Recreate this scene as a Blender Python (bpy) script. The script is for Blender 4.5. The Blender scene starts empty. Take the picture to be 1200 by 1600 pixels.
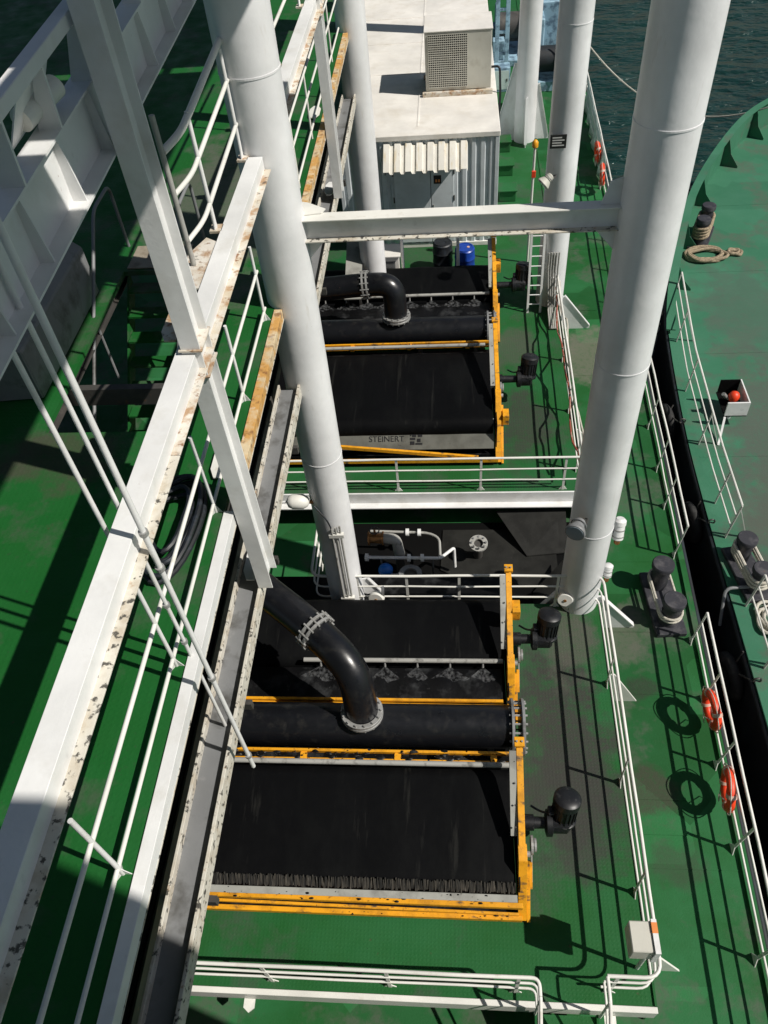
import bpy, math, random
from mathutils import Vector as V, Matrix
random.seed(7)
scene = bpy.context.scene
col = scene.collection
# ---------------------------------------------------------------- camera
cam_d = bpy.data.cameras.new('camera'); cam = bpy.data.objects.new('camera', cam_d); col.objects.link(cam)
cam_d.sensor_fit = 'VERTICAL'; cam_d.sensor_height = 36.0; cam_d.lens = 36.0*1233/1600
cam_d.clip_start = 0.1; cam_d.clip_end = 3000
cr = V((0.99583, 0.05336, -0.07398)); cd = V((-0.00878, -0.75124, -0.65997)); cf = V((-0.09079, 0.65787, -0.74764))
M = Matrix((cr, -cd, -cf)).transposed().to_4x4(); M.translation = V((0, 0, 13.0)); cam.matrix_world = M
scene.camera = cam
# ---------------------------------------------------------------- sky and sun
SUN = V((0.83, -0.262, 1.0)).normalized()
elev = math.asin(SUN.z); azim = math.atan2(SUN.x, SUN.y)
world = bpy.data.worlds.new('World'); scene.world = world; world.use_nodes = True
wn = world.node_tree; bg = wn.nodes['Background']
sky = wn.nodes.new('ShaderNodeTexSky'); sky.sky_type = 'NISHITA'; sky.sun_disc = False
sky.sun_elevation = elev; sky.sun_rotation = azim
wn.links.new(sky.outputs[0], bg.inputs[0]); bg.inputs[1].default_value = 0.05
sd = bpy.data.lights.new('sun', 'SUN'); sd.energy = 5.0; sd.angle = math.radians(0.5); sd.color = (1.0, 0.955, 0.88)
so = bpy.data.objects.new('sun', sd); col.objects.link(so); so.location = (20, -6, 30)
so.rotation_euler = SUN.to_track_quat('Z', 'Y').to_euler()
scene.view_settings.view_transform = 'Standard'; scene.view_settings.look = 'None'
scene.view_settings.exposure = -0.08; scene.view_settings.gamma = 1.0; scene.view_settings.use_curve_mapping = False

# ---------------------------------------------------------------- materials
MATS = {}
def mat(name, base, rough=0.5, metal=0.0, spots=(), bump=None, spec=0.5, coat=0.0):
    """spots: list of (colour, noise scale, low, high, seed, strength, stretch)"""
    m = bpy.data.materials.new(name); m.use_nodes = True
    nt = m.node_tree; N = nt.nodes; L = nt.links
    b = N['Principled BSDF']; b.inputs['Roughness'].default_value = rough; b.inputs['Metallic'].default_value = metal
    b.inputs['Specular IOR Level'].default_value = spec
    b.inputs['Coat Weight'].default_value = coat
    geo = N.new('ShaderNodeNewGeometry')
    cur = None
    def noise(scale, seed, detail=6, stretch=(1, 1, 1), rgh=0.6):
        mp = N.new('ShaderNodeMapping'); mp.inputs['Location'].default_value = (seed*3.7, seed*1.3, seed*2.1)
        mp.inputs['Scale'].default_value = stretch
        L.new(geo.outputs['Position'], mp.inputs['Vector'])
        n = N.new('ShaderNodeTexNoise'); n.inputs['Scale'].default_value = scale; n.inputs['Detail'].default_value = detail
        n.inputs['Roughness'].default_value = rgh
        L.new(mp.outputs[0], n.inputs['Vector']); return n
    # slow value drift so no surface is one flat colour
    nv = noise(0.9, 11.3, 5)
    mr = N.new('ShaderNodeMapRange'); mr.inputs[3].default_value = 0.86; mr.inputs[4].default_value = 1.12
    mr.inputs[1].default_value = 0.3; mr.inputs[2].default_value = 0.7
    L.new(nv.outputs[0], mr.inputs[0])
    hv = N.new('ShaderNodeHueSaturation'); hv.inputs['Color'].default_value = (*base, 1); L.new(mr.outputs[0], hv.inputs['Value'])
    cur = hv.outputs[0]
    for s in spots:
        c, sc, lo, hi, seed, st = s[:6]; stretch = s[6] if len(s) > 6 else (1, 1, 1)
        n = noise(sc, seed, 8, stretch)
        r = N.new('ShaderNodeMapRange'); r.inputs[1].default_value = lo; r.inputs[2].default_value = hi
        r.inputs[3].default_value = 0; r.inputs[4].default_value = st
        L.new(n.outputs[0], r.inputs[0])
        mx = N.new('ShaderNodeMix'); mx.data_type = 'RGBA'
        L.new(r.outputs[0], mx.inputs[0]); L.new(cur, mx.inputs[6]); mx.inputs[7].default_value = (*c, 1)
        cur = mx.outputs[2]
    L.new(cur, b.inputs['Base Color'])
    nr = noise(6, 5.5, 5)
    rr = N.new('ShaderNodeMapRange'); rr.inputs[3].default_value = max(0.02, rough-0.12); rr.inputs[4].default_value = min(1, rough+0.15)
    L.new(nr.outputs[0], rr.inputs[0]); L.new(rr.outputs[0], b.inputs['Roughness'])
    if bump:
        bs, bd = bump
        n = noise(bs, 2.2, 6); bp = N.new('ShaderNodeBump'); bp.inputs['Strength'].default_value = 0.6; bp.inputs['Distance'].default_value = bd
        L.new(n.outputs[0], bp.inputs['Height']); L.new(bp.outputs[0], b.inputs['Normal'])
    MATS[name] = m
    return m
RUST = (0.20, 0.085, 0.03); RUSTL = (0.36, 0.20, 0.09); GRIME = (0.05, 0.047, 0.04)
mat('white_paint', (0.74, 0.74, 0.73), 0.42, spots=[((0.55, 0.53, 0.48), 2.2, .52, .72, 1, .6), (RUST, 9, .70, .76, 2, .7), (GRIME, 3.5, .66, .8, 3, .35)], bump=(14, .004))
mat('column_paint', (0.74, 0.74, 0.745), 0.36, spots=[((0.58, 0.56, 0.52), 1.0, .50, .75, 4, .55, (1, 1, .35)), ((0.45, 0.40, 0.33), 6, .64, .76, 5, .5, (1, 1, .18)), ((0.34, 0.24, 0.15), 22, .72, .76, 5.7, .6, (1, 1, .12)), ((0.3, 0.28, 0.25), 30, .70, .74, 6.7, .5)], bump=(3, .012))
mat('rusty_white', (0.66, 0.62, 0.55), 0.6, spots=[((0.50, 0.42, 0.30), 3, .42, .60, 6, .8), (RUSTL, 6, .50, .62, 7, .85), (RUST, 14, .58, .66, 8, .9), (GRIME, 9, .62, .70, 9, .8)], bump=(30, .006))
mat('orange_rust', (0.62, 0.50, 0.32), 0.65, spots=[((0.55, 0.28, 0.06), 3.5, .40, .55, 6.5, .9), (RUST, 10, .52, .66, 7.5, .8), ((0.7, 0.68, 0.62), 5, .60, .68, 3.1, .8)], bump=(30, .006))
mat('grimy_flange', (0.60, 0.57, 0.50), 0.6, spots=[((0.46, 0.40, 0.31), 5, .46, .62, 6.1, .8), (GRIME, 15, .56, .61, 9.7, .95), (RUSTL, 11, .62, .70, 7.9, .6)], bump=(30, .006))
mat('cream_rail', (0.72, 0.71, 0.66), 0.4, spots=[((0.52, 0.47, 0.38), 5, .60, .74, 10, .7), (RUST, 12, .72, .78, 11, .8)])
mat('grey_steel', (0.20, 0.205, 0.21), 0.5, spots=[(GRIME, 2.5, .5, .68, 12, .85), ((0.3, 0.3, 0.3), 6, .6, .75, 13, .5)], bump=(20, .004))
mat('dark_steel', (0.055, 0.052, 0.048), 0.55, spots=[((0.11, 0.10, 0.085), 3, .5, .7, 14, .8), (RUST, 9, .66, .74, 15, .6)], bump=(20, .006))
mat('galvanised', (0.36, 0.36, 0.35), 0.45, 0.35, spots=[((0.2, 0.19, 0.17), 8, .5, .68, 16, .7)])
mat('spray_grey', (0.36, 0.355, 0.33), 0.45, spots=[(GRIME, 7, .55, .7, 17, .7)])
mat('yellow_paint', (0.76, 0.34, 0.012), 0.45, spots=[((0.46, 0.20, 0.01), 4, .48, .66, 18, .8), (GRIME, 6, .57, .66, 19, .9, (.5, 1, 1)), ((0.25, 0.10, 0.02), 16, .62, .68, 19.5, .8), ((0.03, 0.028, 0.025), 22, .66, .70, 20, .9)], bump=(24, .004))
mat('black_pipe', (0.007, 0.0075, 0.0095), 0.30, spots=[((0.028, 0.027, 0.025), 5, .54, .72, 21, .6), ((0.08, 0.075, 0.068), 30, .68, .73, 22, .5)], bump=(9, .003))
mat('rubber_belt', (0.0035, 0.0037, 0.0042), 0.5, spots=[((0.008, 0.0085, 0.0085), 1.2, .48, .72, 23, .8, (1.2, .3, 1)), ((0.024, 0.024, 0.022), 5, .60, .72, 24, .55, (1.8, .07, 1)), ((0.05, 0.05, 0.047), 3, .74, .80, 24.5, .6)], bump=(3, .01), spec=.07)
mat('wet_black', (0.004, 0.004, 0.0045), 0.4, spots=[((0.05, 0.052, 0.054), 2.6, .52, .70, 25, .7), ((0.10, 0.10, 0.10), 18, .66, .72, 25.5, .4)], bump=(12, .012), spec=.25)
mat('motor_black', (0.007, 0.0075, 0.009), 0.42, spots=[((0.05, 0.05, 0.05), 14, .58, .7, 26, .6)])
mat('brush', (0.065, 0.057, 0.046), 0.9, spots=[((0.012, 0.012, 0.011), 38, .42, .55, 27, .95, (1, .08, .08)), ((0.22, 0.2, 0.17), 30, .62, .7, 28, .6, (1, .1, .1))])
mat('red_ring', (0.80, 0.055, 0.012), 0.45, spots=[((0.60, 0.05, 0.015), 5, .5, .7, 29, .8), ((0.6, 0.25, 0.15), 12, .64, .74, 30, .5)])
mat('ring_band', (0.62, 0.40, 0.32), 0.5)
mat('rope', (0.34, 0.27, 0.18), 0.9, spots=[((0.16, 0.12, 0.08), 16, .45, .62, 31, .8)], bump=(60, .01))
mat('pale_rope', (0.52, 0.49, 0.42), 0.9, spots=[((0.3, 0.27, 0.22), 20, .5, .65, 32, .7)])
mat('red_hose', (0.30, 0.07, 0.045), 0.6, spots=[((0.5, 0.42, 0.36), 7, .52, .66, 71, .7)])
mat('tyre', (0.016, 0.0155, 0.015), 0.75, spots=[((0.06, 0.058, 0.055), 5, .52, .7, 33, .8)])
mat('hull_black', (0.013, 0.015, 0.018), 0.6, spots=[((0.02, 0.035, 0.045), 1.5, .5, .7, 34, .8), (RUST, 5, .66, .76, 35, .35)])
mat('cable', (0.012, 0.014, 0.017), 0.5, spots=[((0.03, 0.04, 0.055), 10, .5, .65, 36, .6)])
mat('bollard_grey', (0.028, 0.028, 0.035), 0.6, spots=[((0.09, 0.085, 0.09), 5, .5, .68, 37, .8), (RUST, 10, .68, .76, 38, .5)], bump=(30, .006))
mat('cream_panel', (0.77, 0.74, 0.69), 0.5, spots=[((0.62, 0.57, 0.49), 1.6, .5, .72, 39, .6), (GRIME, 7, .70, .8, 40, .5)], bump=(4, .012))
mat('container_blue_grey', (0.60, 0.64, 0.66), 0.5, spots=[((0.46, 0.49, 0.50), 3, .5, .7, 41, .6)])
mat('ac_beige', (0.55, 0.535, 0.47), 0.5, spots=[((0.42, 0.39, 0.32), 3, .55, .72, 42, .6)])
mat('shade_black', (0.004, 0.004, 0.004), 0.8, spec=.08)  # near-black, the dark of pit, grille and cabinet put into colour
mat('brass', (0.36, 0.17, 0.06), 0.4, 0.6, spots=[((0.12, 0.07, 0.03), 9, .5, .65, 43, .7)])
mat('blue_plastic', (0.01, 0.05, 0.32), 0.35, spots=[((0.01, 0.02, 0.12), 6, .55, .7, 44, .6)])
mat('valve_blue', (0.01, 0.16, 0.62), 0.35)
mat('winch_blue', (0.30, 0.46, 0.56), 0.5, spots=[((0.10, 0.16, 0.22), 3, .48, .6, 45, .9), (RUST, 8, .66, .74, 46, .6)])
mat('sign_black', (0.012, 0.012, 0.012), 0.5)
mat('sign_print', (0.5, 0.5, 0.48), 0.5)
mat('text_black', (0.01, 0.01, 0.012), 0.6)
mat('orange_label', (0.75, 0.25, 0.06), 0.5)
mat('tray_grey', (0.33, 0.33, 0.30), 0.5, spots=[((0.16, 0.155, 0.14), 2.5, .48, .68, 47, .8), (GRIME, 10, .64, .72, 48, .7)])
mat('tray_grey_shaded', (0.15, 0.15, 0.13), 0.5, spots=[((0.08, 0.078, 0.065), 2.0, .46, .68, 63, .8), (GRIME, 10, .62, .72, 64, .7)])  # darker tray grey, the front tray's shade put into the colour
mat('lamp_glass', (0.30, 0.36, 0.40), 0.08, 0.3)
mat('pale_canvas', (0.50, 0.60, 0.57), 0.7, spots=[((0.3, 0.38, 0.37), 5, .5, .65, 49, .7)])
mat('streaked_white', (0.66, 0.64, 0.58), 0.55, spots=[((0.56, 0.46, 0.28), 3.0, .52, .68, 61, .7, (3, .6, .6)), (RUST, 8, .66, .74, 62, .7, (2, .5, .5))])
mat('pit_plate_shaded', (0.022, 0.022, 0.020), 0.65, spec=.15, spots=[((0.012, 0.012, 0.011), 2.2, .42, .62, 50, .9), ((0.06, 0.058, 0.05), 7, .64, .74, 51, .5)], bump=(8, .01))  # base colour lowered so the plates carry the pit's shade
mat('stained_wood', (0.30, 0.26, 0.20), 0.7, spots=[((0.16, 0.12, 0.08), 4, .45, .65, 52, .8)])

def deck_material(name, base, light, worn, patch, dots=0.0, stain=None, stripe=0.0):
    m = bpy.data.materials.new(name); m.use_nodes = True
    nt = m.node_tree; N = nt.nodes; L = nt.links; b = N['Principled BSDF']
    geo = N.new('ShaderNodeNewGeometry'); pos = geo.outputs['Position']
    def noise(scale, loc, detail=8, rgh=.62, stretch=(1, 1, 1)):
        mp = N.new('ShaderNodeMapping'); mp.inputs['Location'].default_value = loc; mp.inputs['Scale'].default_value = stretch
        L.new(pos, mp.inputs[0])
        n = N.new('ShaderNodeTexNoise'); n.inputs['Scale'].default_value = scale; n.inputs['Detail'].default_value = detail; n.inputs['Roughness'].default_value = rgh
        L.new(mp.outputs[0], n.inputs[0]); return n.outputs[0]
    def rng(v, lo, hi, a=0.0, z=1.0):
        r = N.new('ShaderNodeMapRange'); r.inputs[1].default_value = lo; r.inputs[2].default_value = hi; r.inputs[3].default_value = a; r.inputs[4].default_value = z
        L.new(v, r.inputs[0]); return r.outputs[0]
    def mul(a, c):
        k = N.new('ShaderNodeMath'); k.operation = 'MULTIPLY'
        for i, v in enumerate((a, c)):
            if isinstance(v, float): k.inputs[i].default_value = v
            else: L.new(v, k.inputs[i])
        return k.outputs[0]
    def mix(f, a, c):
        x = N.new('ShaderNodeMix'); x.data_type = 'RGBA'; L.new(f, x.inputs[0])
        for i, v in ((6, a), (7, c)):
            if isinstance(v, tuple): x.inputs[i].default_value = (*v, 1)
            else: L.new(v, x.inputs[i])
        return x.outputs[2]
    c = mix(rng(noise(0.55, (3, 1, 0)), .40, .62), base, light)
    # repainted rectangles: coarse cells of slightly different green
    vo = N.new('ShaderNodeTexVoronoi'); vo.distance = 'CHEBYCHEV'; vo.inputs['Scale'].default_value = 0.62; vo.inputs['Randomness'].default_value = 0.85
    L.new(pos, vo.inputs['Vector']); sx = N.new('ShaderNodeSeparateColor'); L.new(vo.outputs['Color'], sx.inputs[0])
    c = mix(rng(sx.outputs[0], .55, .62, 0, .55*patch), c, tuple(v*1.28 for v in light))
    c = mix(rng(sx.outputs[1], .70, .74, 0, .5*patch), c, tuple(v*0.62 for v in base))
    c = mix(mul(rng(noise(0.8, (9, 4, 2)), .52, .60), rng(noise(9, (1, 8, 3)), .30, .55, .12, .62)), c, worn)
    c = mix(rng(noise(5.5, (5, 5, 9)), .68, .74, 0, .5), c, (0.07, 0.045, 0.03))
    c = mix(rng(noise(26, (2, 7, 4)), .62, .70, 0, .45), c, tuple(v*.55 for v in worn))
    if stain:
        for (x, y, rx, ry, colr, st) in stain:   # spilt black sand with a ragged outline
            mp = N.new('ShaderNodeMapping'); mp.inputs['Location'].default_value = (-x/rx, -y/ry, 0); mp.inputs['Scale'].default_value = (1/rx, 1/ry, 0)
            L.new(pos, mp.inputs[0]); ln = N.new('ShaderNodeVectorMath'); ln.operation = 'LENGTH'; L.new(mp.outputs[0], ln.inputs[0])
            a = N.new('ShaderNodeMath'); a.operation = 'ADD'; L.new(ln.outputs['Value'], a.inputs[0])
            L.new(rng(noise(1.6, (x, y, 1)), .2, .8, -.7, .7), a.inputs[1])
            c = mix(mul(rng(a.outputs[0], .62, 1.05, st, 0.0), rng(noise(11, (y, x, 2)), .28, .5, .55, 1.0)), c, colr)
    L.new(c, b.inputs['Base Color'])
    L.new(rng(noise(2.0, (4, 4, 4)), .3, .7, .42, .78), b.inputs['Roughness'])
    b.inputs['Specular IOR Level'].default_value = 0.14
    hsum = noise(30, (0, 0, 0), 4)
    bp = N.new('ShaderNodeBump'); bp.inputs['Strength'].default_value = .5; bp.inputs['Distance'].default_value = .006; L.new(hsum, bp.inputs['Height'])
    last = bp
    if dots:
        v2 = N.new('ShaderNodeTexVoronoi'); v2.inputs['Scale'].default_value = dots; v2.inputs['Randomness'].default_value = 0.0
        L.new(pos, v2.inputs['Vector']); h = rng(v2.outputs['Distance'], .12, .36, 1, 0)
        b2 = N.new('ShaderNodeBump'); b2.inputs['Strength'].default_value = .35; b2.inputs['Distance'].default_value = .004
        L.new(h, b2.inputs['Height']); L.new(bp.outputs[0], b2.inputs['Normal']); last = b2
    L.new(last.outputs[0], b.inputs['Normal'])
    MATS[name] = m
GREEN = (0.015, 0.092, 0.022); GLIGHT = (0.024, 0.130, 0.044); WORN = (0.085, 0.098, 0.075)
SAND = (0.045, 0.046, 0.040)
deck_material('deck_main', GREEN, GLIGHT, WORN, 1.0, stain=[(3.35, 5.7, .55, .55, (.055, .05, .038), .75), (3.4, 8.9, .5, .7, (.12, .115, .095), .65), (3.5, 7.7, .4, .3, (.035, .04, .03), .7), (3.6, 4.4, .5, .5, (.05, .05, .04), .5), (3.7, 18, .9, 1.3, (.16, .15, .12), .7)])
deck_material('deck_raised', GREEN, (0.020, 0.112, 0.036), (0.052, 0.080, 0.052), 0.2, dots=17.0,
              stain=[(1.9, 6.2, .95, 1.9, SAND, .95), (2.1, 8.2, .5, 1.0, (.085, .085, .07), .8), (1.9, 4.9, .9, 1.0, SAND, .8), (1.6, 14.2, .8, 1.6, SAND, .8), (1.5, 17.2, .6, 1.2, (.07, .08, .06), .7)])
deck_material('deck_upper', (0.010, 0.094, 0.017), (0.014, 0.108, 0.024), (0.065, 0.085, 0.058), 0.1, dots=17.0, stain=[(-3.6, 11.5, 1.2, 3.0, (.10, .11, .085), .85), (-4.4, 6.1, .8, .5, (.06, .055, .04), .7)])
deck_material('deck_neighbour', (0.042, 0.158, 0.090), (0.056, 0.176, 0.108), (0.10, 0.115, 0.09), .3, stain=[(8.2, 14, 2.0, 4.2, (.085, .105, .085), .9), (7.4, 10.5, 1.5, 3.0, (.085, .10, .08), .9), (8.5, 20, 1.6, 2.6, (.075, .12, .09), .7)])

# water
wm = bpy.data.materials.new('water'); wm.use_nodes = True; nt = wm.node_tree; N = nt.nodes; L = nt.links; b = N['Principled BSDF']
b.inputs['Base Color'].default_value = (0.006, 0.028, 0.026, 1); b.inputs['Roughness'].default_value = .12; b.inputs['IOR'].default_value = 1.33
geo = N.new('ShaderNodeNewGeometry'); prev = None
for sc, dist, stx in ((0.22, 1.8, (1, 2.0, 1)), (0.8, .6, (1, 1.8, 1)), (3.0, .12, (1, 1.5, 1))):
    mp = N.new('ShaderNodeMapping'); mp.inputs['Scale'].default_value = stx; mp.inputs['Rotation'].default_value = (0, 0, .4); L.new(geo.outputs['Position'], mp.inputs[0])
    n = N.new('ShaderNodeTexNoise'); n.inputs['Scale'].default_value = sc; n.inputs['Detail'].default_value = 4; L.new(mp.outputs[0], n.inputs[0])
    bp = N.new('ShaderNodeBump'); bp.inputs['Strength'].default_value = .7; bp.inputs['Distance'].default_value = dist; L.new(n.outputs[0], bp.inputs['Height'])
    if prev: L.new(prev.outputs[0], bp.inputs['Normal'])
    prev = bp
L.new(prev.outputs[0], b.inputs['Normal'])
n = N.new('ShaderNodeTexNoise'); n.inputs['Scale'].default_value = .12; n.inputs['Detail'].default_value = 5; L.new(geo.outputs['Position'], n.inputs[0])
mx = N.new('ShaderNodeMix'); mx.data_type = 'RGBA'; L.new(n.outputs[0], mx.inputs[0]); mx.inputs[6].default_value = (.003, .020, .020, 1); mx.inputs[7].default_value = (.010, .040, .032, 1); L.new(mx.outputs[2], b.inputs['Base Color'])
MATS['water'] = wm

# ---------------------------------------------------------------- mesh builder
class MB:
    def __init__(s): s.v = []; s.f = []; s.sm = []
    def _add(s, vs, fs, smooth=False):
        o = len(s.v); s.v += [V(p) for p in vs]
        for f in fs: s.f.append(tuple(i+o for i in f)); s.sm.append(smooth)
        return s
    def box(s, a, c):
        x0, x1 = sorted((a[0], c[0])); y0, y1 = sorted((a[1], c[1])); z0, z1 = sorted((a[2], c[2]))
        return s._add([(x0, y0, z0), (x1, y0, z0), (x1, y1, z0), (x0, y1, z0), (x0, y0, z1), (x1, y0, z1), (x1, y1, z1), (x0, y1, z1)],
                      [(0, 3, 2, 1), (4, 5, 6, 7), (0, 1, 5, 4), (1, 2, 6, 5), (2, 3, 7, 6), (3, 0, 4, 7)])
    def bar(s, p0, p1, w, h, up=(0, 0, 1)):
        p0, p1 = V(p0), V(p1); d = (p1-p0).normalized(); up = V(up); x = d.cross(up)
        if x.length < 1e-4: x = d.cross(V((0, 1, 0)))
        x.normalize(); u = x.cross(d).normalized(); x *= w/2; u *= h/2
        q = [p0-x-u, p0+x-u, p0+x+u, p0-x+u, p1-x-u, p1+x-u, p1+x+u, p1-x+u]
        return s._add(q, [(0, 1, 2, 3), (7, 6, 5, 4), (0, 4, 5, 1), (1, 5, 6, 2), (2, 6, 7, 3), (3, 7, 4, 0)])
    def tube(s, pts, r, n=10, closed=False, caps=True):
        pts = [V(p) for p in pts]; m = len(pts); rs = r if isinstance(r, (list, tuple)) else [r]*m
        dirs = []
        for i in range(m):
            if closed: d = pts[(i+1) % m]-pts[i-1]
            else: d = pts[min(i+1, m-1)]-pts[max(i-1, 0)]
            dirs.append(d.normalized())
        a = V((0, 0, 1)) if abs(dirs[0].z) < .9 else V((1, 0, 0))
        x = dirs[0].cross(a).normalized(); o = len(s.v)
        for i in range(m):
            x = (x-dirs[i]*x.dot(dirs[i])).normalized(); y = dirs[i].cross(x)
            for k in range(n):
                t = 2*math.pi*k/n; s.v.append(pts[i]+(x*math.cos(t)+y*math.sin(t))*rs[i])
        rings = m if closed else m-1
        for i in range(rings):
            for k in range(n):
                a0 = o+i*n+k; a1 = o+i*n+(k+1) % n; b0 = o+((i+1) % m)*n+k; b1 = o+((i+1) % m)*n+(k+1) % n
                s.f.append((a0, a1, b1, b0)); s.sm.append(True)
        if caps and not closed:
            s.f.append(tuple(o+k for k in range(n))[::-1]); s.sm.append(False)
            s.f.append(tuple(o+(m-1)*n+k for k in range(n))); s.sm.append(False)
        return s
    def cyl(s, p0, p1, r, n=16, r1=None): return s.tube([p0, p1], [r, r if r1 is None else r1], n)
    def lathe(s, base, axis, prof, n=24):
        axis = V(axis).normalized(); base = V(base)
        return s.tube2([base+axis*h for h, _ in prof], [r for _, r in prof], axis, n)
    def tube2(s, pts, rs, axis, n):
        a = V((0, 0, 1)) if abs(axis.z) < .9 else V((1, 0, 0)); x = axis.cross(a).normalized(); y = axis.cross(x); o = len(s.v)
        for p, r in zip(pts, rs):
            for k in range(n):
                t = 2*math.pi*k/n; s.v.append(p+(x*math.cos(t)+y*math.sin(t))*max(r, 1e-4))
        for i in range(len(pts)-1):
            flat = False
            for k in range(n):
                s.f.append((o+i*n+k, o+i*n+(k+1) % n, o+(i+1)*n+(k+1) % n, o+(i+1)*n+k)); s.sm.append(True)
        s.f.append(tuple(o+k for k in range(n))[::-1]); s.sm.append(False)
        s.f.append(tuple(o+(len(pts)-1)*n+k for k in range(n))); s.sm.append(False)
        return s
    def ring(s, c, axis, ro, ri, t, n=28):
        axis = V(axis).normalized(); c = V(c); a = V((0, 0, 1)) if abs(axis.z) < .9 else V((1, 0, 0)); x = axis.cross(a).normalized(); y = axis.cross(x); o = len(s.v)
        for h, r in ((-t/2, ri), (-t/2, ro), (t/2, ro), (t/2, ri)):
            for k in range(n):
                q = 2*math.pi*k/n; s.v.append(c+axis*h+(x*math.cos(q)+y*math.sin(q))*r)
        for i in range(4):
            for k in range(n):
                s.f.append((o+i*n+k, o+i*n+(k+1) % n, o+((i+1) % 4)*n+(k+1) % n, o+((i+1) % 4)*n+k)); s.sm.append(False)
        return s
    def prism(s, poly, ext):
        ext = V(ext); n = len(poly); vs = [V(p) for p in poly]; vs += [p+ext for p in vs]
        return s._add(vs, [tuple(range(n))[::-1], tuple(range(n, 2*n))]+[(i, (i+1) % n, n+(i+1) % n, n+i) for i in range(n)])
    def torus(s, c, axis, R, r, n=36, k=12, sq=1.0):
        axis = V(axis).normalized(); a = V((0, 0, 1)) if abs(axis.z) < .9 else V((1, 0, 0)); x = axis.cross(a).normalized(); y = axis.cross(x); c = V(c); o = len(s.v)
        for i in range(n):
            t = 2*math.pi*i/n; e = x*math.cos(t)+y*math.sin(t)
            for j in range(k):
                q = 2*math.pi*j/k; s.v.append(c+e*(R+r*math.cos(q))+axis*(r*sq*math.sin(q)))
        for i in range(n):
            for j in range(k):
                s.f.append((o+i*k+j, o+((i+1) % n)*k+j, o+((i+1) % n)*k+(j+1) % k, o+i*k+(j+1) % k)); s.sm.append(True)
        return s
    def hbeam(s, p0, p1, w, h, tf, tw, up=(0, 0, 1)):
        """flanges perpendicular to `up`"""
        p0, p1 = V(p0), V(p1); d = (p1-p0).normalized(); x = d.cross(V(up)).normalized(); u = x.cross(d).normalized()
        prof = [(-w/2, -h/2), (w/2, -h/2), (w/2, -h/2+tf), (tw/2, -h/2+tf), (tw/2, h/2-tf), (w/2, h/2-tf), (w/2, h/2), (-w/2, h/2), (-w/2, h/2-tf), (-tw/2, h/2-tf), (-tw/2, -h/2+tf), (-w/2, -h/2+tf)]
        return s.prism([p0+x*a+u*c for a, c in prof], p1-p0)
def wloc(o):
    p = V((0, 0, 0))
    while o: p += o.location; o = o.parent
    return p
def build(mb, name, m, parent=None, bevel=0.0, origin=None):
    if parent: off = wloc(parent); loc = V((0, 0, 0))
    else:
        xs = [p.x for p in mb.v]; ys = [p.y for p in mb.v]; zs = [p.z for p in mb.v]
        off = V(origin) if origin else V(((min(xs)+max(xs))/2, (min(ys)+max(ys))/2, min(zs))); loc = off
    me = bpy.data.meshes.new(name); me.from_pydata([tuple(p-off) for p in mb.v], [], mb.f)
    me.polygons.foreach_set('use_smooth', mb.sm); me.materials.append(MATS[m]); me.update()
    if any(mb.sm): me.set_sharp_from_angle(angle=math.radians(42))
    o = bpy.data.objects.new(name, me); col.objects.link(o); o.location = loc
    if parent: o.parent = parent
    if bevel:
        bv = o.modifiers.new('bevel', 'BEVEL'); bv.width = bevel; bv.segments = 1; bv.limit_method = 'ANGLE'; bv.angle_limit = math.radians(40)
    return o
def tag(o, label, cat, group=None):
    o['label'] = label; o['category'] = cat
    if group: o['group'] = group
    return o
def thing(name, label, cat, loc, group=None):
    o = bpy.data.objects.new(name, None); o.empty_display_size = .1; col.objects.link(o); o.location = loc
    return tag(o, label, cat, group)
def struct(mb, name, m, parent=None):
    o = build(mb, name, m, parent)
    if not parent: o['kind'] = 'structure'
    return o
def rounded(pts, r, n=5):
    pts = [V(p) for p in pts]; out = [pts[0]]
    for i in range(1, len(pts)-1):
        a, c, e = pts[i-1], pts[i], pts[i+1]; d0 = (a-c); d1 = (e-c); k = min(r, d0.length*.49, d1.length*.49)
        q0 = c+d0.normalized()*k; q1 = c+d1.normalized()*k
        for j in range(n+1):
            t = j/n; out.append(q0*(1-t)**2+c*2*t*(1-t)+q1*t*t)
    return out+[pts[-1]]
Z = V((0, 0, 1))

# ================================================================= SETTING
struct(MB()._add([(-1500, -600, -4.6), (1500, -600, -4.6), (1500, 2500, -4.6), (-1500, 2500, -4.6)], [(0, 1, 2, 3)]), 'sea', 'water')
def edge_x(y): return 4.62+0.03*y
md = struct(MB().prism([(-12, -14, -1.03), (edge_x(-14), -14, -1.03), (edge_x(46), 46, -1.03), (3.4, 54, -1.03), (-9, 54, -1.03), (-12, 46, -1.03)], (0, 0, .03)), 'main_deck', 'deck_main')
build(MB().prism([(-12, -14, -5), (edge_x(-14)-.002, -14, -5), (edge_x(46)-.002, 46, -5), (3.4, 54, -5), (-9, 54, -5), (-12, 46, -5)], (0, 0, 3.96)), 'hull_side', 'hull_black', md)
build(MB().tube([(edge_x(-14)+.02, -14, -1.06), (edge_x(46)+.02, 46, -1.06)], .06, 10), 'rubbing_strake', 'hull_black', md)
def plat_x(y): return 2.66+0.012*y
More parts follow.
